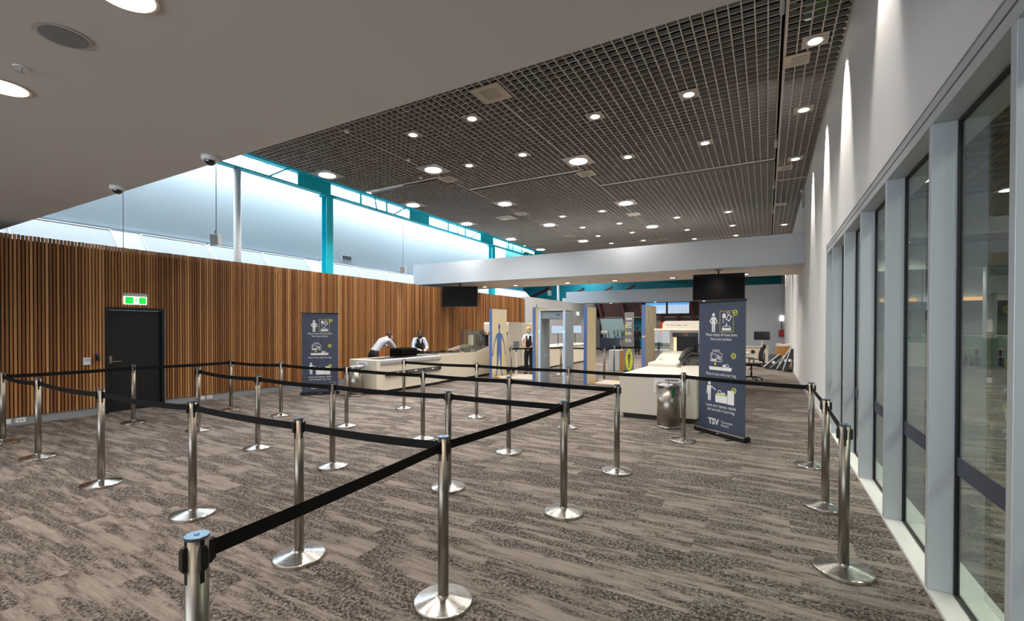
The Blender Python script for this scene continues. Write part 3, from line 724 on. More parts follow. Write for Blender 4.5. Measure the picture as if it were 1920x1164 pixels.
# ------------------------------------------------------------------ roll-up banners
BW, BH = .86, 2.03
def check0(q, u, z, r=.042):
    seg = 24; y = -.0032
    for k in range(seg):
        a, b = 2 * PI * k / seg, 2 * PI * (k + 1) / seg
        q.add([(u + r * math.cos(a), y, z + r * math.sin(a)), (u + r * math.cos(b), y, z + r * math.sin(b)), (u + r * .74 * math.cos(b), y, z + r * .74 * math.sin(b)), (u + r * .74 * math.cos(a), y, z + r * .74 * math.sin(a))], [(0, 1, 2, 3)], 1)
    st2(q, [(u - .017, z + .002), (u - .004, z - .012), (u + .019, z + .016)], .009, 1)
YC = [0]
def st2(q, pts, w, m=0, y=-.0033, close=False):
    if close: pts = pts + [pts[0]]
    for a, b in zip(pts[:-1], pts[1:]):
        d = Vector((b[0] - a[0], b[1] - a[1])); L = d.length or 1; n2 = Vector((-d.y, d.x)) / L * w / 2; e = d / L * w / 2
        YC[0] = (YC[0] + 1) % 40; y -= .00001 * YC[0]
        q.add([(a[0] - n2.x - e.x, y, a[1] - n2.y - e.y), (b[0] - n2.x + e.x, y, b[1] - n2.y + e.y), (b[0] + n2.x + e.x, y, b[1] + n2.y + e.y), (a[0] + n2.x - e.x, y, a[1] + n2.y - e.y)], [(0, 1, 2, 3)], m)
def pl2(q, pts, m=0, y=-.003): q.add([(p[0], y, p[1]) for p in pts], [tuple(range(len(pts)))], m)
def print_art():
    q = MB(); U = lambda u: (u - .5) * BW; marks = []
    def check(_, u, z):
        k = MB(); check0(k, u, z); marks.append(k)
    # standing figure with hands on hips
    c = U(.335); q.disc((c, -.003, 1.825), .026, 'y'); pl2(q, [(c - .035, 1.79), (c + .035, 1.79), (c + .032, 1.69), (c - .032, 1.69)])
    for s in (-1, 1):
        st2(q, [(c + s * .034, 1.78), (c + s * .068, 1.725), (c + s * .034, 1.69)], .016); pl2(q, [(c + s * .003, 1.695), (c + s * .032, 1.695), (c + s * .028, 1.56), (c + s * .006, 1.56)])
    a, b = U(.475), U(.755)
    st2(q, [(a, 1.565), (b, 1.565), (b, 1.875), (a, 1.875)], .005, 1, close=True); st2(q, [(U(.40), 1.675), (a, 1.71)], .005, 1)
    m_ = (a + b) / 2
    pl2(q, [(m_ - .075, 1.77), (m_ - .015, 1.77), (m_ - .012, 1.83), (m_ - .075, 1.83)]); st2(q, [(m_ - .06, 1.83), (m_ - .045, 1.85), (m_ - .028, 1.83)], .006)
    st2(q, [(m_ - .005, 1.755), (m_ + .045, 1.725), (m_ + .088, 1.79), (m_ + .038, 1.822)], .014, close=True)
    st2(q, [(m_ - .055, 1.755), (m_ - .06, 1.70)], .010); st2(q, [(m_ + .01, 1.858), (m_ + .022, 1.835)], .010); st2(q, [(m_ + .045, 1.86), (m_ + .06, 1.84)], .010)
    st2(q, [(m_, 1.70), (m_, 1.665)], .010); pl2(q, [(m_ - .02, 1.675), (m_ + .02, 1.675), (m_, 1.65)])
    pl2(q, [(m_ - .085, 1.585), (m_ + .085, 1.585), (m_ + .08, 1.625), (m_ - .08, 1.625)]); st2(q, [(m_ - .075, 1.625), (m_ - .055, 1.65), (m_ + .055, 1.65), (m_ + .075, 1.625)], .008)
    check(q, U(.79), 1.845)
    for s_, z in (('Please empty all loose items', 1.502), ('from your pockets.', 1.437)): q.text(s_, .062, 0, z, -.003, 0, align='CENTER', sx=.82)
    # scanner
    c = U(.40); st2(q, [(c - .105, 1.115), (c + .105, 1.115), (c + .105, 1.235), (c + .065, 1.25), (c + .06, 1.29), (c - .06, 1.29), (c - .065, 1.25), (c - .105, 1.235)], .007, close=True)
    st2(q, [(c - .085, 1.15), (c + .0, 1.15), (c + .0, 1.225), (c - .085, 1.225)], .008, close=True); pl2(q, [(c - .1, 1.125), (c + .01, 1.125), (c + .01, 1.143), (c - .085, 1.143)])
    pl2(q, [(c + .025, 1.15), (c + .045, 1.15), (c + .045, 1.22), (c + .025, 1.22)]); pl2(q, [(c + .06, 1.135), (c + .08, 1.135), (c + .08, 1.2), (c + .06, 1.2)]); st2(q, [(c - .04, 1.265), (c + .04, 1.265)], .010)
    st2(q, [(c - .02, 1.10), (c - .02, 1.075)], .014, 1); pl2(q, [(c - .045, 1.082), (c + .005, 1.082), (c - .02, 1.05)], 1)
    pl2(q, [(U(.255), .985), (U(.715), .985), (U(.735), 1.035), (U(.235), 1.035)])
    pl2(q, [(U(.54), 1.04), (U(.60), 1.04), (U(.60), 1.075), (U(.54), 1.075)]); st2(q, [(U(.61), 1.045), (U(.67), 1.045), (U(.65), 1.085), (U(.60), 1.08)], .008, close=True)
    check(q, U(.765), 1.215)
    q.text('Place in tray with your bag.', .062, 0, .905, -.003, 0, align='CENTER', sx=.82)
    # figure putting bag on the belt
    c = U(.25); q.disc((c, -.003, .775), .026, 'y'); pl2(q, [(c - .036, .742), (c + .036, .742), (c + .03, .63), (c - .032, .63)]); st2(q, [(c - .035, .735), (c - .05, .62)], .014)
    st2(q, [(c + .03, .735), (c + .12, .685)], .014)
    for s in (-1, 1): pl2(q, [(c + s * .003, .635), (c + s * .03, .635), (c + s * .026, .51), (c + s * .006, .51)])
    pl2(q, [(U(.385), .50), (U(.64), .50), (U(.64), .605), (U(.385), .605)]); pl2(q, [(U(.385), .608), (U(.64), .608), (U(.64), .622), (U(.385), .622)], 1)
    pl2(q, [(U(.42), .626), (U(.60), .626), (U(.60), .642), (U(.42), .642)]); st2(q, [(U(.44), .645), (U(.45), .68), (U(.50), .68), (U(.515), .645)], .009); st2(q, [(U(.54), .65), (U(.585), .65)], .012)
    pl2(q, [(U(.645), .495), (U(.78), .495), (U(.78), .70), (U(.645), .70)])
    check(q, U(.775), .71)
    for s_, z in (('Leave your laptops, tablets', .425), ('and aerosols in your bag.', .362)): q.text(s_, .062, 0, z, -.003, 0, align='CENTER', sx=.82)
    q.text('TSV', .125, U(.23), .155, -.003, 0, bold=.004, sx=.95)
    q.text('Townsville', .048, U(.505), .198, -.003, 0); q.text('Airport', .048, U(.505), .152, -.003, 0)
    return q, marks
def banner():
    t = thing('roll_up_banner', 'x', 'banner stand')
    q = MB(); q.prism([(-.06, .012), (-.045, .0), (.045, .0), (.06, .012), (.055, .06), (.03, .078), (-.03, .078), (-.055, .06)], 'x', -BW / 2 - .02, BW / 2 + .02)
    q.build('base_cassette', M_BLACKP, t, .004)
    q = MB(); q.prism([(-.065, .01), (.065, .01), (.06, .07), (.03, .084), (-.03, .084), (-.06, .07)], 'x', -BW / 2 - .034, -BW / 2 - .0205); q.prism([(-.065, .01), (.065, .01), (.06, .07), (.03, .084), (-.03, .084), (-.06, .07)], 'x', BW / 2 + .0205, BW / 2 + .034); q.build('end_cap', M_BLACKP, t)
    q = MB()
    for s in (-1, 1): q.box(s * .25 - .02, s * .25 + .02, -.17, .17, .0, .011)
    q.build('foot', M_BLACKP, t)
    # slightly rippled fabric
    q = MB(); nx, nz = 12, 16
    for side in (0, 1):
        vs = []
        for j in range(nz + 1):
            for i in range(nx + 1):
                x = -BW / 2 + BW * i / nx; z = .079 + (BH - .095) * j / nz
                vs.append((x, (-.0012 if side == 0 else .0012) + .0011 * math.sin(x * 9 + z * 3), z))
        fs = [(j * (nx + 1) + i, j * (nx + 1) + i + 1, (j + 1) * (nx + 1) + i + 1, (j + 1) * (nx + 1) + i) for j in range(nz) for i in range(nx)]
        q.add(vs, fs, 0, True)
    fab = q.build('fabric_panel', M_NAVY, t)
    art, marks = print_art(); art.build('printed_lettering', [M_PRINT, M_YELL], fab)
    for k in marks: k.build('tick_symbol', [M_PRINT, M_YELL], fab)
    MB().box(-BW / 2 - .012, BW / 2 + .012, -.010, .010, BH - .018, BH + .008).build('top_bar', M_BLACKP, t, .003)
    MB().tube([(0, .02, .08), (0, .02, BH)], .008, 8).build('support_pole', M_FRAME, t)
    MB().box(-.02, .02, -.0625, -.0605, .04, .046).build('badge', M_PRINT, t)
    return t
bn = banner(); bn.location = (-.60, 7.522, 0); bn.rotation_euler = (0, 0, math.radians(-37.8)); bn['label'] = 'large navy roll-up banner in front of the right counter, under the black screen'; bn['group'] = 'navy instruction banners'
b2 = copy_tree(bn, (-9.386, 7.368, 0), math.radians(49.8), 'navy roll-up banner against the timber wall at the left', 'navy instruction banners')
b2.scale = (.94, 1, .965)

# ------------------------------------------------------------------ bins
def bin_():
    t = thing('waste_bin', 'x', 'bin')
    MB().lathe([(.175, 0), (.19, .004), (.19, .03), (.185, .035)], seg=40).build('foot_ring', M_CHROME, t)
    MB().lathe([(.18, .035), (.18, .66)], seg=40).build('body', M_BINSTEEL, t)
    q = MB(); q.lathe([(.185, .66), (.192, .665), (.192, .70), (.18, .715), (.12, .725), (.02, .728)], seg=40); q.lathe([(.012, .728), (.02, .745), (.012, .755)], seg=10); q.build('lid', M_CHROME, t)
    # crumpled liner folded over the rim
    vs = []; fs = []; seg = 60; rr = random.Random(5); low = [0.0] * seg
    for k in range(seg): low[k] = .06 + .035 * math.sin(k * .37) + rr.uniform(-.012, .012)
    prof = [0.0, .35, .7, 1.0]
    for j, p in enumerate(prof):
        for k in range(seg):
            a = 2 * PI * k / seg; r = .1945 + .005 * rr.random() + .006 * (j in (1, 2)); vs.append((r * math.cos(a), r * math.sin(a), .675 - low[k] * 1.6 * p))
    for j in range(3):
        for k in range(seg): fs.append((j * seg + k, j * seg + (k + 1) % seg, (j + 1) * seg + (k + 1) % seg, (j + 1) * seg + k))
    MB().add(vs, fs, 0, True).build('bin_liner', M_BAG, t)
    a = -1.05; q = MB(); q.box(.193, .205, -.016, .016, .51, .66, 0, Matrix.Rotation(a, 4, 'Z')); q.build('liner_tag', M_GREEN, t, .004)
    return t
bb = bin_(); bb.location = (-1.40, 7.78, 0); bb['label'] = 'round stainless steel bin in front of the right counter'; bb['group'] = 'stainless bins with clear liners'
copy_tree(bb, (-8.50, 7.66, 0), .8, 'round stainless steel bin in front of the left counter', 'stainless bins with clear liners')

# ------------------------------------------------------------------ hanging screens
def tv(loc, rz, label, tilt):
    t = thing('hanging_screen', label, 'screen', loc, rz, 'black screens under the deep bulkhead')
    M = Matrix.Translation((0, 0, -.50)) @ Matrix.Rotation(tilt, 4, 'X')
    hs = MB().box(-.70, .70, -.03, .03, -.40, .40, 0, M).build('housing', M_BLACKP, t, .008)
    MB().box(-.68, .68, -.034, -.0305, -.38, .385, 0, M).build('display', M_SCREENOFF, hs)
    q = MB(); q.box(-.09, .09, -.05, .09, -.015, 0); q.tube([(0, .05, -.01), (0, .05, -.5)], .022, 10); q.box(-.12, .12, .035, .07, -.6, -.35); q.build('ceiling_bracket', M_BLACKP, t)
    return t
tv((-10.50, 14.65, 3.334), .50, 'black switched-off screen hanging in front of the timber wall', -.10)
tv((-1.26, 14.75, 3.334), .06, 'black switched-off screen hanging above the right banner', -.20)
# ------------------------------------------------------------------ left scanning lane
t = thing('screening_counter', 'long cream screening counter at the left where two people work', 'counter', (-8.15, 7.98, 0))
x0, x1 = -.93, 0.0
q = MB(); q.box(x0, x1, 0, 2.45, .075, .80); q.build('front_cabinet', M_CREAM, t, .006)
q = MB(); q.box(x0, x0 + .05, 0, 2.45, .801, .83); q.box(x0 + .051, x1, 0, .28, .801, .823); q.box(x1 - .03, x1, .281, 2.45, .801, .823); q.build('worktop_edge', M_CREAMLT, t, .003)
q = MB(); q.box(x0 + .06, x1 - .20, .29, 2.44, .801, .808); q.build('conveyor_belt', M_RUBBER, t)
q = MB(); q.box(x1 - .19, x1 - .03, .30, 2.44, .801, .806)
for k in range(26): q.tube([(x1 - .18, .34 + k * .08, .815), (x1 - .04, .34 + k * .08, .815)], .012, 6)
q.build('roller_rail', M_ALU, t)
q = MB(); q.box(x1 + .0005, x1 + .03, .12, 2.44, .715, .80); q.box(x1 + .031, x1 + .04, .12, 2.44, .74, .78); q.build('side_rail', M_ALU, t)
q = MB(); q.box(x0 + .06, x1 - .06, .05, 2.45, 0, .074); q.build('kickboard', M_DARKKICK, t)
q = MB(); q.box(x1 + .001, x1 + .05, .28, 2.42, .43, .52); q.box(x1 + .0505, x1 + .053, .34, .95, .45, .505, 1); q.box(x1 + .0505, x1 + .053, 1.02, 1.65, .45, .505, 1); q.box(x1 + .0505, x1 + .053, 1.72, 2.3, .45, .505, 1)
for yy in (.62, 1.3, 2.0): q.box(x1 + .0535, x1 + .056, yy, yy + .09, .47, .50, 2)
q.build('tray_rail', [M_BLACKP, mat('dark_grey_bin', '#4b4c4f', .5), M_PRINT], t)
q = MB(); q.prism([(2.47, .075), (5.34, .075), (5.34, .97), (4.35, .80), (2.47, .83)], 'x', x0, x1 - .06); q.build('rear_cabinet', M_CREAM, t, .006)
q = MB(); q.box(x0 + .05, x1 - .12, 2.47, 5.3, 0, .074); q.build('kickboard', M_DARKKICK, t)
q = MB(); q.prism([(2.50, .835), (4.35, .806), (5.34, .976), (5.34, .982), (4.35, .812), (2.50, .841)], 'x', x0 + .05, x1 - .16); q.build('conveyor_belt', M_RUBBER, t)
q = MB(); q.prism([(2.47, .835), (4.35, .806), (5.34, .976), (5.34, 1.0), (4.35, .826), (2.47, .86)], 'x', x1 - .10, x1 - .06); q.prism([(4.0, .82), (5.2, .97), (5.2, 1.03), (4.9, 1.05), (4.0, .9)], 'x', x0, x0 + .04); q.build('side_lip', M_CREAMLT, t)
MB().box(x1 - .09, x1 - .05, 3.62, 3.70, .832, .87).build('corner_marker', M_YBLOCK, t)
q = MB()
for k in range(5): q.box(x0 + .01, x0 + .05, 2.55 + k * .35, 2.8 + k * .35, .838, .87 + .015 * (k % 2))
q.build('stop_button_strip', M_BLACKP, t)
t = thing('notice_sheet', 'small white notice fixed to the left counter front, above the bin', 'notice', (-8.63, 7.972, .60)); MB().box(-.20, .20, -.004, 0, 0, .18).build('sheet', M_PAPER, t)
q = MB(); q.box(-.1, .1, -.0055, -.0045, .13, .145)
for k in range(3): q.box(-.15, .15, -.0055, -.0045, .03 + k * .03, .038 + k * .03)
q.build('print', M_INK, t)
# stacked trays on the counter
tray_n = 6
for k in range(tray_n):
    q = MB(); z = 0; a, b = .21, .31; h = .07; w_ = .012
    q.box(-a, a, -b, b, 0, .012)
    for (p0, p1, p2, p3) in ((-a, -a + w_, -b, b), (a - w_, a, -b, b), (-a + w_, a - w_, -b, -b + w_), (-a + w_, a - w_, b - w_, b)): q.box(p0, p1, p2, p3, .012, h)
    q.box(-a - .012, a + .012, -b - .012, b + .012, h, h + .008)
    q.f = q.f[:-6] + []; q.m = q.m[:len(q.f)]; q.s = q.s[:len(q.f)]
    for (p0, p1, p2, p3) in ((-a - .012, -a + w_, -b - .012, b + .012), (a - w_, a + .012, -b - .012, b + .012), (-a + w_, a - w_, -b - .012, -b + w_), (-a + w_, a - w_, b - w_, b + .012)): q.box(p0, p1, p2, p3, h, h + .008)
    o = q.build('tray', M_BLACKP, None, 0, 2, (-8.80, 9.62, .824 + k * .030))
    tag(o, 'black plastic tray in the stack on the left counter, ' + ['lowest of six', 'second from the bottom', 'third from the bottom', 'fourth from the bottom', 'fifth from the bottom', 'topmost of six'][k], 'tray', 'black trays stacked on the left counter')
# acrylic screens on the left lane
for i, (ya, yb) in enumerate(((11.62, 12.30), (12.34, 13.05))):
    t = thing('acrylic_screen', 'clear acrylic screen on the left counter edge, %s of two' % ('nearer' if i == 0 else 'farther'), 'screen panel', (-8.33, ya, .86), 0, 'acrylic screens of the left lane')
    MB().box(0, .008, 0, yb - ya, .0, .70).build('panel', M_PLEXI, t); MB().box(-.01, .018, .02, .06, -.03, .05).box(-.01, .018, yb - ya - .06, yb - ya - .02, -.03, .05).build('clamp', M_ALU, t)

def scanner(name_label, loc, sx, mirrored=False):
    t = thing('baggage_scanner', name_label, 'baggage scanner', loc)
    return t
# left scanner
t = scanner('cream baggage scanner behind the silhouette panel at the left lane', (-8.2, 13.35, 0), 1)
q = MB(); pr = [(1.08, .15), (2.04, .15), (2.08, .2), (2.08, 1.76), (2.03, 1.82), (1.13, 1.82), (1.08, 1.77)]
q.prism(pr, 'x', -1.05, 0); q.build('cabinet', M_CREAM, t, .01)
q = MB(); q.prism([(2.10, .15), (3.18, .15), (3.18, 1.80), (2.10, 1.80)], 'x', -1.05, -.0); q.build('rear_cabinet', M_CREAMLT, t, .02)
q = MB(); q.prism([(1.16, .22), (1.98, .22), (1.98, 1.70), (1.16, 1.70)], 'x', .0005, .012); q.build('side_panel', M_CREAMLT, t, .02)
q = MB(); q.box(-1.02, -.03, 1.1, 3.15, 0, .148); q.build('kickboard', M_DARKKICK, t)
q = MB(); q.prism([(-.02, .075), (1.075, .075), (1.075, .999), (-.02, .975)], 'x', -.87, -.06); q.build('infeed_base', M_CREAM, t, .004)
q = MB(); q.box(-1.0, -.80, .0, 1.075, 1.0, 1.36); q.box(-.16, -.02, .0, 1.075, 1.0, 1.36); q.build('tunnel_side', M_CREAMLT, t, .008)
q = MB(); q.box(-1.02, .0, -.01, 1.075, 1.362, 1.47); q.build('tunnel_hood', mat('slate_hood', '#54595c', .5), t, .01)
q = MB()
for k in range(9): q.box(-.795 + k * .07, -.73 + k * .07, .15 + .004 * (k % 2), .154 + .004 * (k % 2), 1.02, 1.36)
q.build('curtain_strip', M_BLACKP, t)
q = MB(); q.lathe([(.05, -.01), (.05, 0), (.03, .006)], seg=16, M=Matrix.Translation((-.2, -.012, 1.415)) @ Matrix.Rotation(PI / 2, 4, 'X')); q.box(-.34, -.27, -.016, -.011, 1.405, 1.425); q.build('emergency_button', mat('amber', '#e8900f', .4), t)
MB().box(-.98, -.90, .06, .14, 1.471, 1.53).build('warning_lamp', M_RED, t, .01)
q = MB(); q.box(-.72, -.45, 1.072, 1.0795, 1.66, 1.68); q.box(-.70, -.66, 1.072, 1.0795, 1.5, 1.56); q.build('marking', mat('faint_print', '#8a8476', .7), t)
# ------------------------------------------------------------------ right lane
t = thing('screening_counter', 'cream screening counter behind the right bin, with sloping infeed', 'counter', (-2.34, 8.22, 0), math.radians(-1.5))
WR = 1.32
q = MB(); q.box(0, WR, 0, 2.30, .09, .765); q.build('front_cabinet', M_CREAM, t, .006)
q = MB(); q.box(.06, WR - .06, .05, 3.8, 0, .089); q.build('kickboard', M_DARKKICK, t)
q = MB(); q.box(.0, .70, 0, 2.0, .766, .785); q.build('worktop', M_CREAMLT, t, .004)
q = MB(); q.box(.725, WR, 0, 2.3, .766, .80); q.build('worktop', mat('pale_worktop', '#cdc9c2', .3), t, .004)
q = MB(); q.box(.705, .72, 0, 2.3, .766, .792); q.build('edge_strip', mat('tan_edge', '#9a8468', .5), t)
q = MB(); q.prism([(2.02, .766), (2.9, .766), (3.84, .766), (3.84, 1.05), (3.2, 1.0), (2.7, .87), (2.02, .86)], 'x', 0, .62); q.build('raised_housing', M_CREAMLT, t, .02)
q = MB(); q.box(.62, WR, 2.32, 3.84, .09, .80); q.box(0, .62, 2.32, 3.84, .09, .765); q.build('rear_cabinet', M_CREAM, t, .004)
q = MB(); q.prism([(2.5, .80), (3.84, .80), (3.84, .985), (3.0, .93), (2.5, .82)], 'x', .625, 1.17); q.build('conveyor_belt', M_RUBBER, t)
q = MB(); q.tube([(.56, 2.75, .90), (.58, 3.1, 1.03), (.62, 3.5, 1.09), (.66, 3.85, 1.12)], [.05, .07, .07, .05], 10); q.build('curved_guard', mat('dark_guard', '#3b3834', .45), t)
q = MB(); q.box(.62, .80, 2.30, 2.42, .87, .92); q.tube([(.71, 2.36, .79), (.71, 2.36, .88)], .02, 8); q.build('sensor_arm', M_BLACKP, t)
q = MB(); q.lathe([(.15, .81), (.15, .90), (.09, .91), (.085, 1.02), (.05, 1.06)], (1.07, 2.65), 18); q.build('roller_turret', mat('dark_turret', '#4a4743', .35, .5), t)
MB().box(.10, .14, 2.72, 2.78, .872, .91).build('corner_marker', M_YBLOCK, t)
t = thing('notice_sheet', 'large white notice fixed to the right counter front behind the bin', 'notice', (-1.44, 8.18, .50), math.radians(-1.5)); MB().box(-.28, .28, -.004, 0, 0, .26).build('sheet', M_PAPER, t)
q = MB(); q.box(-.09, .13, -.0055, -.0045, .215, .235); q.box(-.2, .24, -.0055, -.0045, .175, .184)
for k in range(7): q.box(-.2, .24, -.0055, -.0045, .02 + k * .02, .026 + k * .02)
q.build('print', M_INK, t)
# tray trolley beside the counter
t = thing('tray_trolley', 'black wire tray trolley hidden between the counter and the right banner', 'trolley', (-.93, 8.75, 0))
q = MB()
for x in (.0, .42):
    for y in (0, .6): q.tube([(x, y, .06), (x, y, .74)], .014, 8)
for z in (.1, .3, .5, .74):
    for y in (0, .6): q.tube([(0, y, z), (.42, y, z)], .009, 6)
    for x in (0, .42): q.tube([(x, 0, z), (x, .6, z)], .009, 6)
q.build('frame', M_BLACKP, t)
q = MB()
for z in (.12, .32, .52):
    for k in range(3): q.box(.015, .405, .02, .58, z + k * .05, z + k * .05 + .035)
q.build('tray_pile', mat('dark_grey_bin'), t, .006)
for x in (0, .42):
    for y in (0, .6): MB().lathe([(.02, 0), (.03, .02), (.03, .04), (.02, .06)], (x, y), 10).build('castor', M_BLACKP, t)
# right scanner
t = scanner('cream baggage scanner of the right lane with a dark tunnel mouth', (-2.34, 12.12, 0), 1)
def rounded(x0, x1, z0, z1, r, n=6, tl=True, tr=True):
    p = [(x0, z0), (x1, z0)]
    p += [(x1 - r + r * math.cos(a), z1 - r + r * math.sin(a)) for a in [k * PI / 2 / n for k in range(n + 1)]] if tr else [(x1, z1)]
    p += [(x0 + r - r * math.sin(a), z1 - r + r * math.cos(a)) for a in [k * PI / 2 / n for k in range(n + 1)]] if tl else [(x0, z1)]
    return p
q = MB(); q.box(0, .28, 0, 2.2, .09, 1.5); q.box(.84, 1.36, 0, 2.2, .09, 1.5); q.box(.28, .84, .0, 2.2, .09, 1.0); q.prism(rounded(0, 1.36, 1.5, 1.80, .10), 'y', 0, 2.2); q.build('cabinet', M_CREAMLT, t)
q = MB(); q.prism([(.28, 1.001), (.84, 1.001), (.84, 1.499), (.28, 1.499)], 'y', .35, 2.1); q.build('tunnel_lining', mat('tunnel_black', '#060606', .7), t)
q = MB(); q.box(.25, .87, -.03, -.001, 1.40, 1.50); q.box(.84, .87, -.03, -.001, 1.0, 1.40); q.build('tunnel_frame', M_BLACKP, t, .004)
q = MB()
for k in range(9): q.box(.29 + k * .06, .345 + k * .06, .10 + .004 * (k % 2), .104 + .004 * (k % 2), 1.0, 1.42)
q.build('curtain_strip', mat('curtain_black', '#15130f', .5), t)
q = MB(); q.box(.285, .35, -.0305, -.001, 1.01, 1.39); q.build('lit_reveal', mat('lit_reveal', '#f3d9a6', .5, emit=.6), t)
q = MB(); q.box(-.14, 1.40, -.34, -.001, 1.56, 1.605); q.build('canopy', mat('cream_canopy', '#efe2c8', .35), t, .006)
for bx in ((-.135, -.125, -.33, -.002, .98, 1.555), (-.12, .24, -.335, -.327, 1.06, 1.555), (.9, 1.39, -.335, -.327, 1.06, 1.555)): MB().box(*bx).build('acrylic_guard', M_PLEXI, t)
q = MB(); q.lathe([(.035, -.008), (.035, 0), (.02, .006)], seg=16, M=Matrix.Translation((.60, -.032, 1.455)) @ Matrix.Rotation(PI / 2, 4, 'X')); q.box(.49, .55, -.034, -.0305, 1.45, 1.465); q.build('emergency_button', mat('amber'), t)
MB().lathe([(.016, -.003), (.016, .003)], seg=12, M=Matrix.Translation((.60, -.043, 1.455)) @ Matrix.Rotation(PI / 2, 4, 'X')).build('button_centre', M_RED, t)
q = MB(); xx = .10; rr = random.Random(2)
for k in range(14):
    ww = rr.uniform(.015, .035)
    if k in (2, 6, 10): xx += .02
    q.box(xx, xx + ww, -.002, -.0005, 1.685, 1.685 + rr.uniform(.014, .024)); xx += ww + .006
q.build('marking', mat('faint_print'), t)

# ------------------------------------------------------------------ privacy panels and metal detector
def panel(name, x, y0, y1, label, h=2.225, th=.09):
    t = thing('divider_screen', label, 'panel', (x, y0, 0), 0, 'tall cream screening panels with blue edges'); L = y1 - y0
    MB().box(-th, -.004, .0, L, .0, h).build('board', M_BEIGE, t, .003)
    q = MB(); q.box(-th - .002, -.001, -.03, -.001, 0, h + .006); q.box(-th, -.001, -.001, L, h + .001, h + .008); q.build('edge_trim', M_BLUE, t, .003)
    return t, L
t, L = panel('p', -7.72, 12.55, 13.50, 'cream panel printed with a blue human silhouette, left of the woman')
q = MB(); X_ = .0; cx = L * .47
SP = [0]
def sp2(pts):
    SP[0] += 1; q.add([(X_ + .00003 * SP[0], cx + (p[0] - cx) * 1.28, p[1]) for p in pts], [tuple(range(len(pts)))], 0)
q.disc((X_, cx, 1.65), .066, 'x', 0, 20, .098)
sp2([(cx - .03, 1.44), (cx + .03, 1.44), (cx + .028, 1.56), (cx - .028, 1.56)])
sp2([(cx - .10, 1.16), (cx + .10, 1.16), (cx + .15, 1.40), (cx + .03, 1.46), (cx - .03, 1.46), (cx - .15, 1.40)])
sp2([(cx - .115, .95), (cx + .115, .95), (cx + .10, 1.161), (cx - .10, 1.161)]); sp2([(cx - .12, .80), (cx + .12, .80), (cx + .115, .951), (cx - .115, .951)])
for s in (-1, 1):
    sp2([(cx + s * .15, 1.40), (cx + s * .11, 1.34), (cx + s * .235, 1.08), (cx + s * .265, 1.09)][::s])
    sp2([(cx + s * .235, 1.081), (cx + s * .265, 1.091), (cx + s * .325, .80), (cx + s * .30, .79)][::s])
    for k in range(5): sp2([(cx + s * (.29 + k * .011), .80), (cx + s * (.299 + k * .011), .80), (cx + s * (.30 + k * .013), .72 - .02 * (k in (1, 2, 3))), (cx + s * (.293 + k * .013), .72 - .02 * (k in (1, 2, 3)))][::s])
    sp2([(cx + s * .12, .801), (cx + s * .004, .801), (cx + s * .05, .42), (cx + s * .115, .42)][::s]); sp2([(cx + s * .115, .421), (cx + s * .05, .421), (cx + s * .095, .10), (cx + s * .14, .10)][::s])
    sp2([(cx + s * .14, .101), (cx + s * .095, .101), (cx + s * .15, .03), (cx + s * .215, .04)][::s])
q.build('silhouette', M_BLUE, t)
q = MB()
for yy in (-.1, .1): q.box(-.0035, -.001, cx + yy - .02, cx + yy + .02, 1.86, 1.875)
q.build('fixing', mat('faint_print'), t)
def dots(t, L, pts):
    q = MB()
    for a, b in pts: q.disc((-.002, a * L, b), .008, 'x', 0, 10)
    q.build('bolt_hole', mat('faint_print'), t)
t, L = panel('p', -6.10, 12.42, 13.35, 'cream perforated panel with blue edge just left of the metal detector')
q = MB()
for k in range(5):
    for j in range(9): q.box(-.0035, -.001, L * .62, L * .74, .5 + k * .33 + j * .022, .51 + k * .33 + j * .022)
q.build('vent_slot', mat('faint_print'), t); dots(t, L, [(.9, 2.1), (.9, 1.75), (.9, .9), (.9, .5)])
t, L = panel('p', -4.47, 12.42, 13.20, 'plain cream panel with blue edge right of the metal detector'); dots(t, L, [(.65, 2.0), (.35, 1.5), (.7, 1.5), (.35, .98), (.7, .98)])
t, L = panel('p', -2.80, 12.25, 13.6, 'cream slotted panel with blue edge behind the right counter', 2.23)
q = MB()
for yy in (.30, .78):
    for j in range(14): q.box(-.0035, -.001, L * yy - .03, L * yy + .05, 1.72 + j * .026, 1.733 + j * .026)
for j in range(10): q.box(-.0035, -.001, L * .52, L * .56, 1.48 + j * .02, 1.49 + j * .02)
q.box(-.0035, -.001, L * .85, L * .88, 0.5, 1.4); q.build('vent_slot', mat('faint_print'), t)
MB().box(-.09, .004, -.034, .002, 1.37, 1.42).build('latch', mat('pale_plate'), t)
t = thing('metal_detector', 'grey walk-through metal detector arch between the cream panels', 'metal detector', (-5.45, 11.25, 0))
for k, x in enumerate((0.0, .72)):
    q = MB(); q.box(x, x + .075, .02, .60, .03, 2.06); q.build('side_panel', M_GREYMD, t, .012)
    q = MB(); q.box(x + .004, x + .071, -.004, .019, .03, 2.07); es = q.build('edge_light_strip', M_LTBLUE, t, .004)
    MB().box(x + .02, x + .055, -.008, -.0045, 1.50, 1.53).build('indicator_light', M_LEDG, es)
    q = MB(); q.box(x - .01, x + .085, .0, .1, 0, .029); q.box(x - .01, x + .085, .5, .62, 0, .029); q.build('foot', M_GREYMD, t)
q = MB(); q.box(.0765, .7185, .04, .56, 1.86, 2.05); cb = q.build('crossbar', mat('grey_crossbar', '#6f7a80', .4), t, .01)
MB().box(.52, .62, .034, .0395, 1.95, 1.985).build('display', mat('dark_blue_display', '#24406a', .3), cb)
MB().box(-.005, .80, -.0, .61, 2.071, 2.10).build('top_cover', M_GREYMD, t, .01)
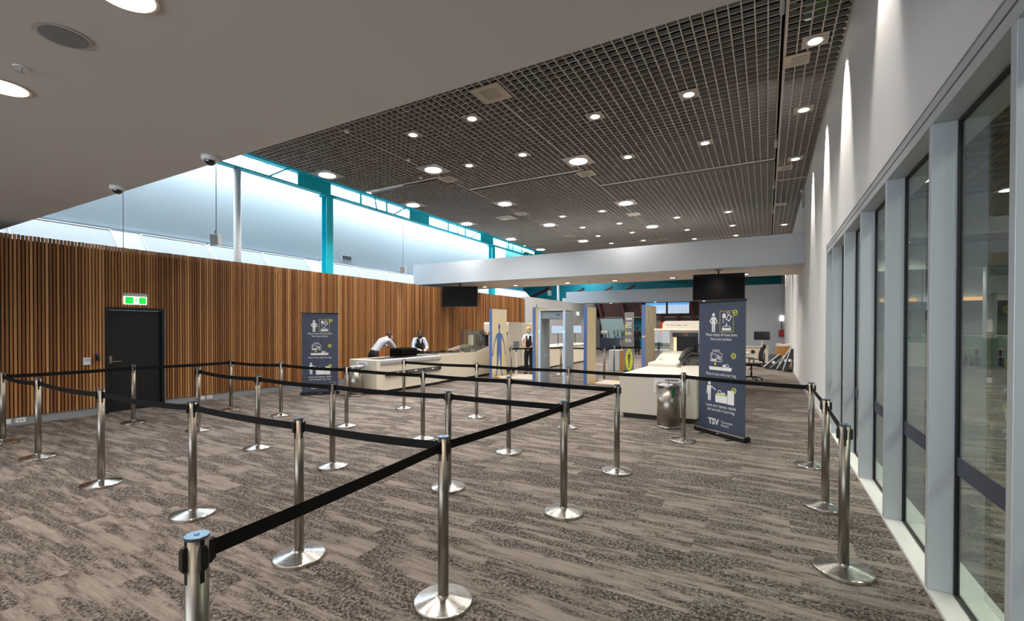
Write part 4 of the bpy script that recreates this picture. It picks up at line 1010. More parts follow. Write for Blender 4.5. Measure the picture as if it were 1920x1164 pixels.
for x in (.25, .45): q = MB(); q.lathe([(.05, 0), (.05, .004)], seg=16, M=Matrix.Translation((.0755, x, .85)) @ Matrix.Rotation(PI / 2, 4, 'Y')); q.build('round_label', M_LTBLUE, t)
# floor mats and yellow corners
for x0, x1, y0, y1, l in ((-7.60, -6.25, 12.6, 13.9, 'pale low platform on the carpet between the silhouette panel and the detector'), (-4.35, -3.6, 12.6, 13.6, 'pale low platform on the carpet right of the plain panel')):
    t = thing('floor_platform', l, 'platform', (x0, y0, 0)); MB().box(0, x1 - x0, 0, y1 - y0, 0, .035).build('plate', mat('pale_mat', '#b9b0a6', .6), t, .008)
    MB().box(-.02, .08, -.02, .08, .0355, .055).build('corner_marker', M_YBLOCK, t); MB().box(x1 - x0 - .4, x1 - x0 - .1, .6, .75, .0355, .040).build('floor_marking', M_YBLOCK, t)
# detector lane posts and belts
def short_post(x, y, label, j=None):
    t = copy_tree(proto, (x, y, 0), 0, label, 'belt posts at the detector')
    for c in list(t.children):
        if c.name.startswith('belt') and not c.name.startswith('belt_clip'): bpy.data.objects.remove(c)
    if j:
        L = math.hypot(j[0] - x, j[1] - y); a = math.atan2(j[1] - y, j[0] - x)
        MB().box(.036, L - .036, -.0012, .0012, .899, .95, 0, Matrix.Rotation(a, 4, 'Z')).build('belt', M_BELT, t)
    return t
short_post(-7.30, 13.05, 'steel belt post right beside the silhouette panel', (-6.2, 14.6))
short_post(-4.38, 13.72, 'steel belt post just right of the plain cream panel', (-4.75, 16.0))
short_post(-6.2, 14.6, 'steel belt post hidden behind the metal detector', (-4.7, 14.6))
short_post(-4.75, 16.0, 'steel belt post behind the plain cream panel', (-3.2, 16.4))
short_post(-3.2, 16.4, 'steel belt post behind the slotted cream panel')
# tablet stands / sanitiser stands
def stand(x, y, rz, label):
    t = thing('tablet_stand', label, 'stand', (x, y, 0), rz, 'tablet stands by the detector')
    MB().lathe([(.19, 0), (.19, .012), (.05, .03)], seg=24).build('base', M_CREAMLT, t); MB().box(-.035, .035, -.02, .02, .02, .98).build('column', M_CREAMLT, t, .008)
    M = Matrix.Translation((0, -.02, 1.04)) @ Matrix.Rotation(-.6, 4, 'X'); MB().box(-.10, .10, -.012, .012, -.14, .14, 0, M).build('tablet', M_BLACKP, t, .006)
    MB().tube([(-.0, .0, .98), (-.08, -.03, 1.03), (-.2, -.06, .98), (-.24, -.07, .84), (-.16, -.05, .8)], .012, 6).build('cable', M_BLACKP, t)
    MB().box(-.025, .025, -.025, -.0205, .80, .88).build('label_sticker', mat('teal_sticker', '#1d7f86', .5), t)
stand(-7.42, 13.62, .5, 'white stand with a black tablet, left of the woman'); stand(-5.0, 17.9, .3, 'white stand with a tilted tablet, right of the steel cabinet')
# roller printed sign
t = thing('pull_up_sign', 'narrow grey sign with a lime oval and standing figure beyond the right lane', 'sign', (-4.45, 16.9, 0), .05)
MB().box(-.20, .20, -.05, .05, 0, .05).build('base', M_BLACKP, t); MB().box(-.17, .17, -.008, .008, .051, 2.2).build('panel', mat('mid_grey_print', '#77787a', .6), t)
q = MB(); q.disc((.0, -.0085, .45), .135, 'y', 1, 28, .40); q.disc((0, -.009, .72), .022, 'y', 2, 14, .035)
pl2(q, [(-.04, .66), (.04, .66), (.03, .42), (-.03, .42)], 2, -.009)
for s in (-1, 1): pl2(q, [(s * .003, .43), (s * .03, .43), (s * .022, .14), (s * .006, .14)][::s], 2, -.009); st2(q, [(s * .04, .65), (s * .06, .45)], .012, 2, -.009)
for k in range(3): pl2(q, [(-.14, 1.10 + k * .26), (-.10, 1.10 + k * .26), (-.10, 1.23 + k * .26), (-.14, 1.23 + k * .26)], 1, -.009)
for k in range(3):
    for j in range(2): pl2(q, [(-.08, 1.115 + k * .26 + j * .06), (.10 - .03 * j, 1.115 + k * .26 + j * .06), (.10 - .03 * j, 1.14 + k * .26 + j * .06), (-.08, 1.14 + k * .26 + j * .06)], 0, -.009)
for z, w, h in ((1.93, .11, .06), (1.80, .10, .03), (1.75, .10, .03)):
    for k in range(4): pl2(q, [(-w + k * w / 2, z), (-w + k * w / 2 + w * .4, z), (-w + k * w / 2 + w * .4, z + h), (-w + k * w / 2, z + h)], 0, -.009)
q.build('printed_lettering', [M_PRINT, M_YELL, M_NAVY], t)
# steel cabinet and blue chairs beyond
t = thing('steel_cabinet', 'grey steel cabinet with a brown edge beyond the plain panel', 'cabinet', (-5.25, 17.0, 0)); MB().box(0, .42, 0, .4, .0, .78).build('body', M_FRAME, t, .006); MB().box(.425, .54, 0, .4, 0, .78).build('side_panel', M_OAK, t)
# inspection bench: a long cream counter with two bright monitors
t = thing('inspection_counter', 'long cream counter with dark kickboard behind the metal detector', 'counter', (-8.75, 16.75, 0))
MB().box(0, 1.15, 0, 5.2, .06, .82).build('cabinet', M_CREAM, t, .006); MB().box(.04, 1.10, .04, 5.15, 0, .059).build('kickboard', M_DARKKICK, t); MB().box(-.0, 1.18, -.02, 5.22, .821, .86).build('worktop', M_CREAMLT, t, .004)
for i, (x, y, rz) in enumerate(((-7.95, 18.4, .35), (-7.75, 19.9, .45))):
    t = thing('monitor', 'lit computer monitor on the inspection counter seen %s' % ('through the metal detector' if i == 0 else 'right of the metal detector'), 'monitor', (x, y, .861), rz, 'lit monitors on the inspection counter')
    MB().box(-.31, .31, -.02, .02, .50, .88).build('housing', M_BLACKP, t, .004); MB().box(-.295, .295, -.0235, -.0205, .515, .865).build('display', M_SCREENON, t)
    q = MB(); q.box(-.1, .1, -.08, .08, 0, .012); q.tube([(0, .02, .01), (0, .04, .4), (0, .02, .62)], .014, 8); q.build('stand', M_BLACKP, t)
# ------------------------------------------------------------------ right rear work area
t = thing('work_counter', 'cream desk with a round cable port against the far right', 'desk', (-2.3, 23.4, 0)); MB().box(0, 2.36, 0, .8, .06, .75).build('cabinet', M_CREAM, t, .006); MB().box(.03, 2.3, .04, .76, 0, .059).build('kickboard', M_DARKKICK, t)
MB().box(-.02, 2.38, -.03, .82, .751, .79).build('worktop', mat('tan_top', '#b8aa96', .5), t, .004)
MB().lathe([(.10, 0), (.10, .012), (.075, .014)], seg=20, M=Matrix.Translation((1.75, -.001, .56)) @ Matrix.Rotation(PI / 2, 4, 'X')).build('cable_port', mat('port_grey', '#8d8b88', .4), t); MB().disc((1.75, -.018, .56), .07, 'y', 0, 18).build('port_hole', M_BLACKP, t)
for i, (x, l) in enumerate(((-.20, 'black monitor on the cream desk at the far right, fully visible'), (-1.20, 'black monitor on the cream desk, mostly hidden by the banner'))):
    t = thing('monitor', l, 'monitor', (x, 23.75, .791), -.05, 'black monitors on the far right desk'); MB().box(-.32, .32, -.02, .02, .30, .68).build('housing', M_BLACKP, t, .004); MB().box(-.30, .30, -.0235, -.0205, .32, .66).build('display', M_SCREENOFF, t)
    q = MB(); q.box(-.1, .1, -.08, .08, 0, .012); q.box(-.03, .03, .0, .03, .01, .4); q.build('stand', M_CREAMLT, t)
t = thing('low_desk', 'low cream table in front of the cream desk, behind the office chair', 'table', (-1.6, 20.2, 0)); MB().box(0, 1.0, 0, .7, .62, .66).build('table_top', M_CREAMLT, t, .006)
for x in (.03, .91):
    for y in (.03, .61): MB().box(x, x + .06, y, y + .06, 0, .619).build('leg', M_CREAM, t)
t = thing('side_cabinet', 'oak fronted cabinet with a white top beside the right wall', 'cabinet', (.34, 21.6, 0)); MB().box(0, .47, 0, .5, 0, .88).build('body', M_OAK, t, .004); MB().box(-.01, .48, -.02, .52, .881, .98).build('top', M_CREAMLT, t, .004)
MB().box(.03, .44, -.012, -.001, .04, .78).build('door', M_OAK, t, .002)
MB().box(.02, .04, -.025, -.0205, .92, .95).box(.43, .45, -.025, -.0205, .92, .95).build('bracket', M_BLACKP, t)
t = thing('fire_alarm_box', 'red metal box on the far wall above the oak cabinet', 'fire box', (.74, 30.598, 1.15)); MB().box(-.14, .12, -.12, 0, 0, .38).build('body', M_RED, t, .006); MB().box(-.02, .02, -.14, -.121, .15, .19).build('latch', M_FRAME, t)
t = thing('fire_alarm_strobe', 'white lit strobe lamp on the far wall above the red box', 'lamp', (.74, 30.598, 2.05)); MB().box(-.1, .08, -.08, 0, 0, .3).build('lens', mat('lit_white', '#ffffff', .4, emit=1.6), t, .02); MB().box(-.03, .01, -.03, 0, -.55, -.005).build('conduit', mat('maroon_conduit', '#5a2a2c', .5), t)
t = thing('desk_phone', 'small red item on the white topped oak cabinet', 'fire item', (.60, 21.8, .981)); MB().lathe([(.05, 0), (.055, .02), (.02, .05), (.015, .12)], seg=14).build('body', M_RED, t)
tt = None
for i, (x, y, rz, lean) in enumerate(((-.05, 20.9, .15, 1.02), (.18, 20.75, .15, 1.0), (.40, 20.25, .1, 1.12), (.60, 19.8, .1, 1.22))):
    # dark tray rollers leaning against the cabinet and wall
    t = thing('roller_frame', 'dark roller frame leaning by the oak cabinet, %s from the left' % ['first', 'second', 'third', 'fourth'][i], 'roller frame', (x, y, 0.012), 0, 'leaning roller frames')
    L_ = .75 if i < 2 else .88; M = Matrix.Translation((0, 0, 0)) @ Matrix.Rotation(PI / 2 - (.62 if i < 2 else .38 if i == 2 else .28) - PI / 2, 4, 'Y').inverted() if False else Matrix.Rotation((.80 if i < 2 else .50 if i == 2 else .30), 4, 'Y')
    q = MB(); q.box(-.07, .07, 0, .45, .0, L_, 0, M); q.build('tray_block', mat('charcoal_roller', '#2b2b2d', .6), t, .006)
    q = MB(); q.box(-.085, -.0705, -.005, .455, .0, L_ + .01, 0, M); q.build('side_rail', M_FRAME, t)
    q = MB(); q.box(-.03, .05, -.008, -.001, L_ * .45, L_ * .45 + .1, 0, M); q.build('label_sticker', M_PAPER, t)
# office chair
t = thing('office_chair', 'black mesh office chair right of the navy banner', 'chair', (-.42, 16.2, 0), -1.35)
q = MB()
for k in range(5):
    a = 2 * PI * k / 5 + .3; q.tube([(0, 0, .10), (.16 * math.cos(a), .16 * math.sin(a), .095), (.30 * math.cos(a), .30 * math.sin(a), .065)], [.03, .022, .016], 8)
q.build('star_base', M_BLACKP, t)
for k in range(5):
    a = 2 * PI * k / 5 + .3; c = Vector((.30 * math.cos(a), .30 * math.sin(a), 0)); q = MB()
    for s in (-1, 1): q.lathe([(.027, -.009), (.027, .009)], seg=14, M=Matrix.Translation(c + Vector((-s * .016 * math.sin(a), s * .016 * math.cos(a), .0275))) @ Matrix.Rotation(a, 4, 'Z') @ Matrix.Rotation(PI / 2, 4, 'X'))
    q.build('castor', M_BLACKP, t)
MB().tube([(0, 0, .1), (0, 0, .25), (0, 0, .44)], [.03, .028, .018], 12).build('gas_lift', M_BLACKP, t)
q = MB(); q.prism([(-.24, -.22), (-.2, -.25), (.2, -.25), (.24, -.2), (.24, .2), (.2, .24), (-.2, .24), (-.24, .2)], 'z', .45, .53); q.build('seat', mat('black_upholstery', '#101012', .85), t, .025, 4)
q = MB(); N = 7
vs = []; fs = []
for side in (0, 1):
    for j in range(N + 1):
        u = j / N; z = .58 + .46 * u; y = .26 + .05 * math.sin(u * 3.0) * -1 + .07 * u
        for i in range(7):
            x = (-.5 + i / 6) * (.44 - .08 * u * u); vs.append((x, y - .05 * (1 - (2 * i / 6 - 1) ** 2) * -1 + side * .022, z))
n7 = 7 * (N + 1)
for s0 in (0, n7):
    for j in range(N):
        for i in range(6): fs.append((s0 + j * 7 + i, s0 + j * 7 + i + 1, s0 + j * 7 + 7 + i + 1, s0 + j * 7 + 7 + i))
for j in range(N): fs.append((j * 7, n7 + j * 7, n7 + j * 7 + 7, j * 7 + 7)); fs.append((j * 7 + 6, j * 7 + 13, n7 + j * 7 + 13, n7 + j * 7 + 6))
q.add(vs, fs, 0, True); q.build('backrest', mat('black_upholstery'), t)
q = MB(); q.tube([(0, .12, .45), (0, .30, .42), (0, .36, .6), (0, .36, .85)], [.025, .025, .022, .018], 8); q.build('back_bracket', M_BLACKP, t)
for s in (-1, 1):
    q = MB(); q.tube([(s * .2, 0, .46), (s * .29, .0, .47), (s * .30, .0, .66)], .016, 8); q.box(s * .30 - .035, s * .30 + .035, -.13, .13, .66, .685); q.build('armrest', M_BLACKP, t)
q = MB(); q.ell((0, .36, 1.07), (.13, .04, .06), 0, 14, 8); q.build('headrest', mat('black_upholstery'), t)
# ------------------------------------------------------------------ far hall beyond the checkpoint opening
FY = 37.0
struct(MB().box(-24, XR, 38.0, 38.3, 0, 7.2).build('wall_far_teal', M_TEALWALL))
struct(MB().box(-24, -23.7, 20, 38, 0, 7.2).build('wall_far_side', M_TEALWALL))
struct(MB().box(-24, -13.95, 20, 38, 6.7, 6.9).build('ceiling_far_side', M_TEALWALL))
w = MB(); w.box(-13.1, -2.0, 37.55, 37.9, 2.45, 3.75); struct(w.build('wall_far_brown', M_BROWN))
w = MB(); w.box(-16, -12.4, 37.55, 37.9, 0, 3.75); struct(w.build('wall_far_grey', M_WHITE))
w = MB(); w.box(-8.6, -2.0, 37.6, 37.9, 0, 2.44); struct(w.build('wall_far_back', wall_paint('far_grey_paint', '#8f9497')))
def rak(xb, xt, zt, label, y=FY):
    M = MB().prism([(xb - .12, 0), (xb + .12, 0), (xt + .12, zt), (xt - .12, zt)], 'y', y, y + .3)
    tag(M.build('raking_column', M_MAROON, None, .01), label, 'column', 'leaning maroon columns of the far hall')
for xb, xt, l in ((-11.35, -12.45, 'leaning maroon steel column before the frosted board, to its left'), (-9.68, -10.45, 'leaning maroon steel column right of the frosted board'), (-8.15, -8.95, 'leaning maroon steel column beside the dark standing person'),
                  (-6.7, -7.6, 'leaning maroon steel column under the flight screens'), (-5.5, -6.3, 'leaning maroon steel column between the two flight screens'), (-4.2, -5.25, 'leaning maroon steel column right of the flight screens')):
    rak(xb, xt, 3.9, l)
t = thing('frosted_board', 'frosted green grey window board in a maroon frame in the far hall', 'board', (-11.2, 36.9, .75)); M = Matrix(((1, 0, -.20, 0), (0, 1, 0, 0), (0, 0, 1, 0), (0, 0, 0, 1)))
q = MB(); q.box(-.72, -.66, 0, .1, -.02, 1.72, 0, M); q.box(1.28, 1.36, 0, .1, -.02, 1.72, 0, M); q.box(-.659, 1.279, 0, .1, -.08, -.02, 0, M); q.box(-.659, 1.279, 0, .1, 1.66, 1.72, 0, M); q.build('frame', M_MAROON, t)
MB().box(-.655, 1.275, .03, .06, -.015, 1.655, 0, M).build('panel', M_FROST, t)
tag(MB().box(-12.4, -2.1, 37.3, 37.5, 2.46, 2.52).build('ledge_rail', mat('pale_ledge', '#a39a90', .5), None), 'thin pale ledge across the brown panelling of the far hall', 'rail')
for i, (x0, l) in enumerate(((-7.31, 'lit blue and white flight information screen on the left'), (-5.84, 'lit blue and white flight information screen on the right'))):
    t = thing('flight_screen', l, 'screen', (x0, 31.95, 2.58), 0, 'flight information screens')
    MB().box(0, 1.38, 0, .06, 0, .76).build('housing', M_BLACKP, t, .004); MB().box(.02, 1.36, -.006, -.001, .02, .74).build('display', M_SCREENON, t); MB().box(.03, 1.35, -.010, -.0065, .60, .73).build('header_bar', M_SCREENBLUE, t)
    q = MB(); rr = random.Random(i)
    for k in range(9):
        for j in range(6): q.box(.06 + j * .21, .06 + j * .21 + rr.uniform(.05, .15), -.009, -.0065, .06 + k * .056, .075 + k * .056)
    for j in range(5): q.box(.35 + j * .1, .41 + j * .1, -.012, -.0105, .64, .67)
    q.build('timetable_row', mat('screen_text', '#8fb4dc', .5, emit=.5), t)
    MB().box(.66, .72, .01, .05, .761, .775).build('bracket', M_BLACKP, t)
for i, (x, y) in enumerate(((-6.2, 33.2), (-5.4, 34.0), (-7.0, 34.5), (-9.9, 33.6), (-9.2, 33.0))):
    t = thing('cafe_chair', 'dark chair in the far hall under the screens, %s along' % ['first', 'second', 'third', 'fourth', 'fifth'][i], 'chair', (x, y, 0), i * 1.1, 'dark chairs of the far hall')
    MB().box(-.22, .22, -.22, .22, .44, .48).build('seat', M_NAVY, t, .01); MB().box(-.22, .22, .2, .23, .5, .85).build('backrest', M_NAVY if i % 2 else M_ORANGE, t, .01)
    for a in (-.2, .2):
        for b in (-.2, .2): MB().tube([(a, b, 0), (a * .9, b * .9, .44)], .012, 6).build('leg', M_BLACKP, t)
t = thing('merchandise_rack', 'dark cluttered rack beyond the plain cream panel', 'rack', (-10.4, 31.6, 0)); MB().box(0, 2.2, 0, .5, 0, .9).build('body', M_NAVY, t, .01)
q = MB(); rr = random.Random(9)
for k in range(16): x = rr.uniform(.05, 2.1); q.tube([(x, .25, .9), (x + rr.uniform(-.15, .15), .25, 1.3), (x + rr.uniform(-.2, .2), .2, 1.45)], .022, 6)
q.build('hanging_strap', M_BLACKP, t)
MB().box(.02, .5, .05, .45, 1.2, 1.42, 0).build('white_cover', M_PAPER, t, .04)
# red-orange poster strip
tag(MB().box(-7.35, -6.95, 36.9, 36.95, .9, 2.1).build('poster', M_ORANGE, None), 'bright orange poster between maroon columns in the far hall', 'poster')
for x, z, xx in ((-13.6, 4.75, 0), (-11.2, 4.8, 0), (-9.4, 4.85, 0)):
    tag(MB().prism([(x - 1.6, 4.0), (x - 1.4, 4.0), (x + .35, z + .0), (x + .35, z + .18)], 'y', 35.9, 36.1).build('roof_rafter', M_MAROON, None), 'sloping maroon rafter against the teal wall, %s along' % {-13.6: 'first', -11.2: 'second', -9.4: 'third'}[x], 'rafter', 'rafters before the teal wall')
tag(MB().prism([(-20.5, 3.3), (-20.1, 3.3), (-16.2, 5.0), (-16.4, 5.15)], 'y', 35.9, 36.1).build('roof_rafter', M_MAROON, None), 'long sloping maroon rafter seen beside the slim white pole', 'rafter', 'rafters before the teal wall')
for x, y, p in ((-8, 34, 160), (-4, 34, 160), (-17, 30, 260), (-11, 34.5, 120)):
    t = thing('hall_downlight', 'round lit downlight of the far hall %s' % {-8: 'over the dark person', -4: 'by the flight screens', -17: 'over the teal corner', -11: 'over the frosted board'}[x], 'ceiling light', (x, y, 5.4), 0, 'far hall lights')
    MB().lathe([(.12, -.02), (.12, 0)], seg=20).build('diffuser', M_LAMP, t); lamp('lamp', 'SPOT', (0, 0, -.06), p, t, (1, .93, .85), .15, 2.6, .6)

# ------------------------------------------------------------------ hall behind the glass
HX = 14
struct(MB().box(HX, HX + .3, -7, 40, 0, 7).build('wall_hall_side', M_WHITE))
w = MB(); w.box(1.201, HX, 31, 31.3, 1.3, 4.6); struct(w.build('wall_hall_end', M_PINK))
w = MB(); w.box(1.201, HX, 29.4, 29.8, 2.95, 4.6); struct(w.build('wall_hall_bulkhead', M_WHITE))
struct(MB().box(1.201, HX, -7, 40, 4.62, 4.8).build('ceiling_hall', wall_paint('hall_ceiling_grey', '#35342f')))
g = MB()
for k in range(60): g.box(1.25, HX - .1, -3 + k * .56, -2.97 + k * .56, 4.54, 4.615)
for k in range(18): g.box(1.3 + k * .7, 1.33 + k * .7, -3, 31, 4.56, 4.614)
struct(g.build('ceiling_hall_grid', mat('hall_grid', '#6d6a62', .5)))
for i, y in enumerate((13.5, 21.0)):
    tag(MB().box(1.35, HX - .1, y, y + .25, 3.7, 4.535).build('hall_bulkhead_beam', mat('dull_bulkhead', '#8f918a', .6), None), 'pale ribbed bulkhead crossing the hall behind the glass, %s' % ('closer' if i == 0 else 'deeper'), 'beam', 'bulkheads behind the glass')
for i, x in enumerate((2.6, 5.0, 7.4, 9.8)):
    tag(MB().box(x, x + 2.2, 30.94, 30.999, 1.38, 2.9).build('wall_panel', M_SAGED if i % 2 else M_PINK, None), 'tall %s wall panel at the end of the hall behind the glass, %s along' % ('olive' if i % 2 else 'pink', ['first', 'second', 'third', 'fourth'][i]), 'panel', 'coloured panels behind the glass')
for i in range(4):
    tag(MB().box(2.4 + i * 2.6, 3.8 + i * 2.6, 29.31, 29.395, 2.96, 3.12).build('warm_sign', mat('warm_sign_glow', '#f0b070', .5, emit=1.1), None), 'warm lit strip sign on the hall bulkhead, %s along' % ['first', 'second', 'third', 'fourth'][i], 'sign', 'warm strip signs')
tag(MB().box(1.25, HX - .05, 30.35, 30.92, 0, 1.28).build('bench_wall', M_SAGE, None), 'sage green bench wall at the end of the hall behind the glass', 'bench wall')
t = thing('hall_pillar', 'pillar behind the glass, sage green below and white above', 'pillar', (8.0, 26.0, 0)); MB().box(-.2, .2, -.2, .2, 0, 1.25).build('lower_casing', M_SAGE, t, .01); MB().box(-.17, .17, -.17, .17, 1.251, 4.53).build('upper_shaft', M_WHITE, t)
def stool():
    t = thing('bar_stool', 'x', 'stool'); MB().lathe([(.17, .43), (.175, .445), (.17, .46)], seg=18).build('seat', M_OAK, t)
    for k in range(4):
        a = k * PI / 2 + .78; MB().tube([(.17 * math.cos(a), .17 * math.sin(a), 0), (.11 * math.cos(a), .11 * math.sin(a), .43)], .016, 6).build('leg', M_BLACKP, t)
    MB().tube([(.14 * math.cos(a_), .14 * math.sin(a_), .18) for a_ in [k * PI / 4 for k in range(9)]], .008, 5).build('foot_ring', M_BLACKP, t); return t
st = stool(); used = False; n = 0; onn = ['first', 'second', 'third', 'fourth', 'fifth', 'sixth', 'seventh', 'eighth', 'ninth', 'tenth', 'eleventh', 'twelfth', 'thirteenth', 'fourteenth', 'fifteenth', 'sixteenth']
for (x, y) in ((7.3, 27.2), (7.9, 27.1), (8.5, 26.6), (9.1, 26.5), (9.7, 26.4), (7.4, 28.9), (8.1, 28.9), (8.8, 28.2), (9.5, 28.2), (10.2, 28.1), (5.6, 27.9), (6.3, 28.0)):
    l = 'small wooden topped black stool behind the glass, %s counted from the table ends' % onn[n]; n += 1
    if not used: t = st; used = True; t.location = (x, y, 0); t['label'] = l; t['group'] = 'stools behind the glass'
    else: copy_tree(st, (x, y, 0), n * .5, l, 'stools behind the glass')
for i, (x, y, L) in enumerate(((7.0, 27.7, 1.5), (8.5, 27.2, 2.0), (5.2, 28.5, 1.5))):
    t = thing('cafe_table', 'thin topped table with stools behind the glass, %s one' % ['middle', 'longest', 'short'][i], 'table', (x, y, 0), 0, 'tables behind the glass'); MB().box(0, L, 0, .6, .71, .74).build('table_top', M_OAK, t, .006)
    for k in (.3, L - .3): MB().box(k - .04, k + .04, .26, .34, 0, .709).build('leg', M_BLACKP, t)
t = thing('service_counter', 'pale service counter with a plant behind the glass', 'counter', (4.6, 25.4, 0)); MB().box(0, 1.4, 0, .7, 0, 1.0).build('body', M_CREAMLT, t, .01); MB().box(.1, .4, .1, .4, 1.0, 1.4).build('coffee_machine', M_FRAME, t, .02)
q = MB(); rr = random.Random(4)
for k in range(26):
    a = rr.uniform(0, 6.28); b = rr.uniform(.2, 1.2); c = Vector((1.0 + .22 * math.cos(a) * math.cos(b), .35 + .22 * math.sin(a) * math.cos(b), 1.12 + .3 * math.sin(b))); q.ell(c, (.07, .03, .05), 0, 8, 5, Matrix.Rotation(a, 3, 'Z'))
tag(q.build('potted_plant', mat('leaf_green', '#2f5a2e', .6), t), '', ''); t.children[-1].pop('label', None) if False else None
for ch in t.children:
    if ch.name.startswith('potted'):
        for k in ('label', 'category'):
            if k in ch: del ch[k]
        ch.name = 'plant_foliage'
t = thing('hanging_rack', 'dark hanging glass rack over the service counter behind the glass', 'rack', (4.5, 25.6, 2.4)); MB().box(0, 1.5, 0, .3, 0, .06).build('shelf', M_BLACKP, t)
for k in (.2, .75, 1.3): MB().box(k, k + .03, .13, .16, .061, 2.2).build('hanger', M_BLACKP, t)
for i, (x, y) in enumerate(((4.31, 11.4), (5.9, 16.5), (5.06, 23.45), (2.6, 11.8), (3.2, 7.5), (6.5, 8.5), (9, 18), (9.5, 26), (3.5, 3), (7.5, 27.0), (3.0, 18), (2.6, 5.2), (2.8, .5), (2.8, 15.5), (4, 20))):
    t = thing('hall_downlight', 'round lit hall light behind the glass, %s from the camera' % onn[i], 'ceiling light', (x, y, 4.53), 0, 'hall lights behind the glass')
    MB().lathe([(.17, -.02), (.18, 0)], seg=20).build('diffuser', M_LAMP, t); lamp('lamp', 'SPOT', (0, 0, -.06), 400, t, (1, .97, .9), .15, 2.6, .6)
# ------------------------------------------------------------------ people
def skin_mesh(nodes, edges, levels=2):
    keys = list(nodes); idx = {k: i for i, k in enumerate(keys)}
    me = bpy.data.meshes.new('sk'); me.from_pydata([nodes[k][:3] for k in keys], [(idx[a], idx[b]) for a, b in edges], [])
    ob = bpy.data.objects.new('sk', me); COL.objects.link(ob)
    md = ob.modifiers.new('skin', 'SKIN'); md.branch_smoothing = .4
    if not me.skin_vertices: bpy.context.view_layer.objects.active = ob; bpy.ops.mesh.customdata_skin_add()
    for i, k in enumerate(keys):
        r = nodes[k][3]; r = r if isinstance(r, tuple) else (r, r)
        me.skin_vertices[0].data[i].radius = r; me.skin_vertices[0].data[i].use_root = (i == 0)
    s = ob.modifiers.new('sub', 'SUBSURF'); s.levels = levels; s.render_levels = levels
    bpy.context.view_layer.update()
    ev = bpy.data.meshes.new_from_object(ob.evaluated_get(bpy.context.evaluated_depsgraph_get()))
    vs = [v.co.copy() for v in ev.vertices]; fs = [tuple(p.vertices) for p in ev.polygons]
    bpy.data.objects.remove(ob); bpy.data.meshes.remove(me); bpy.data.meshes.remove(ev)
    return vs, fs
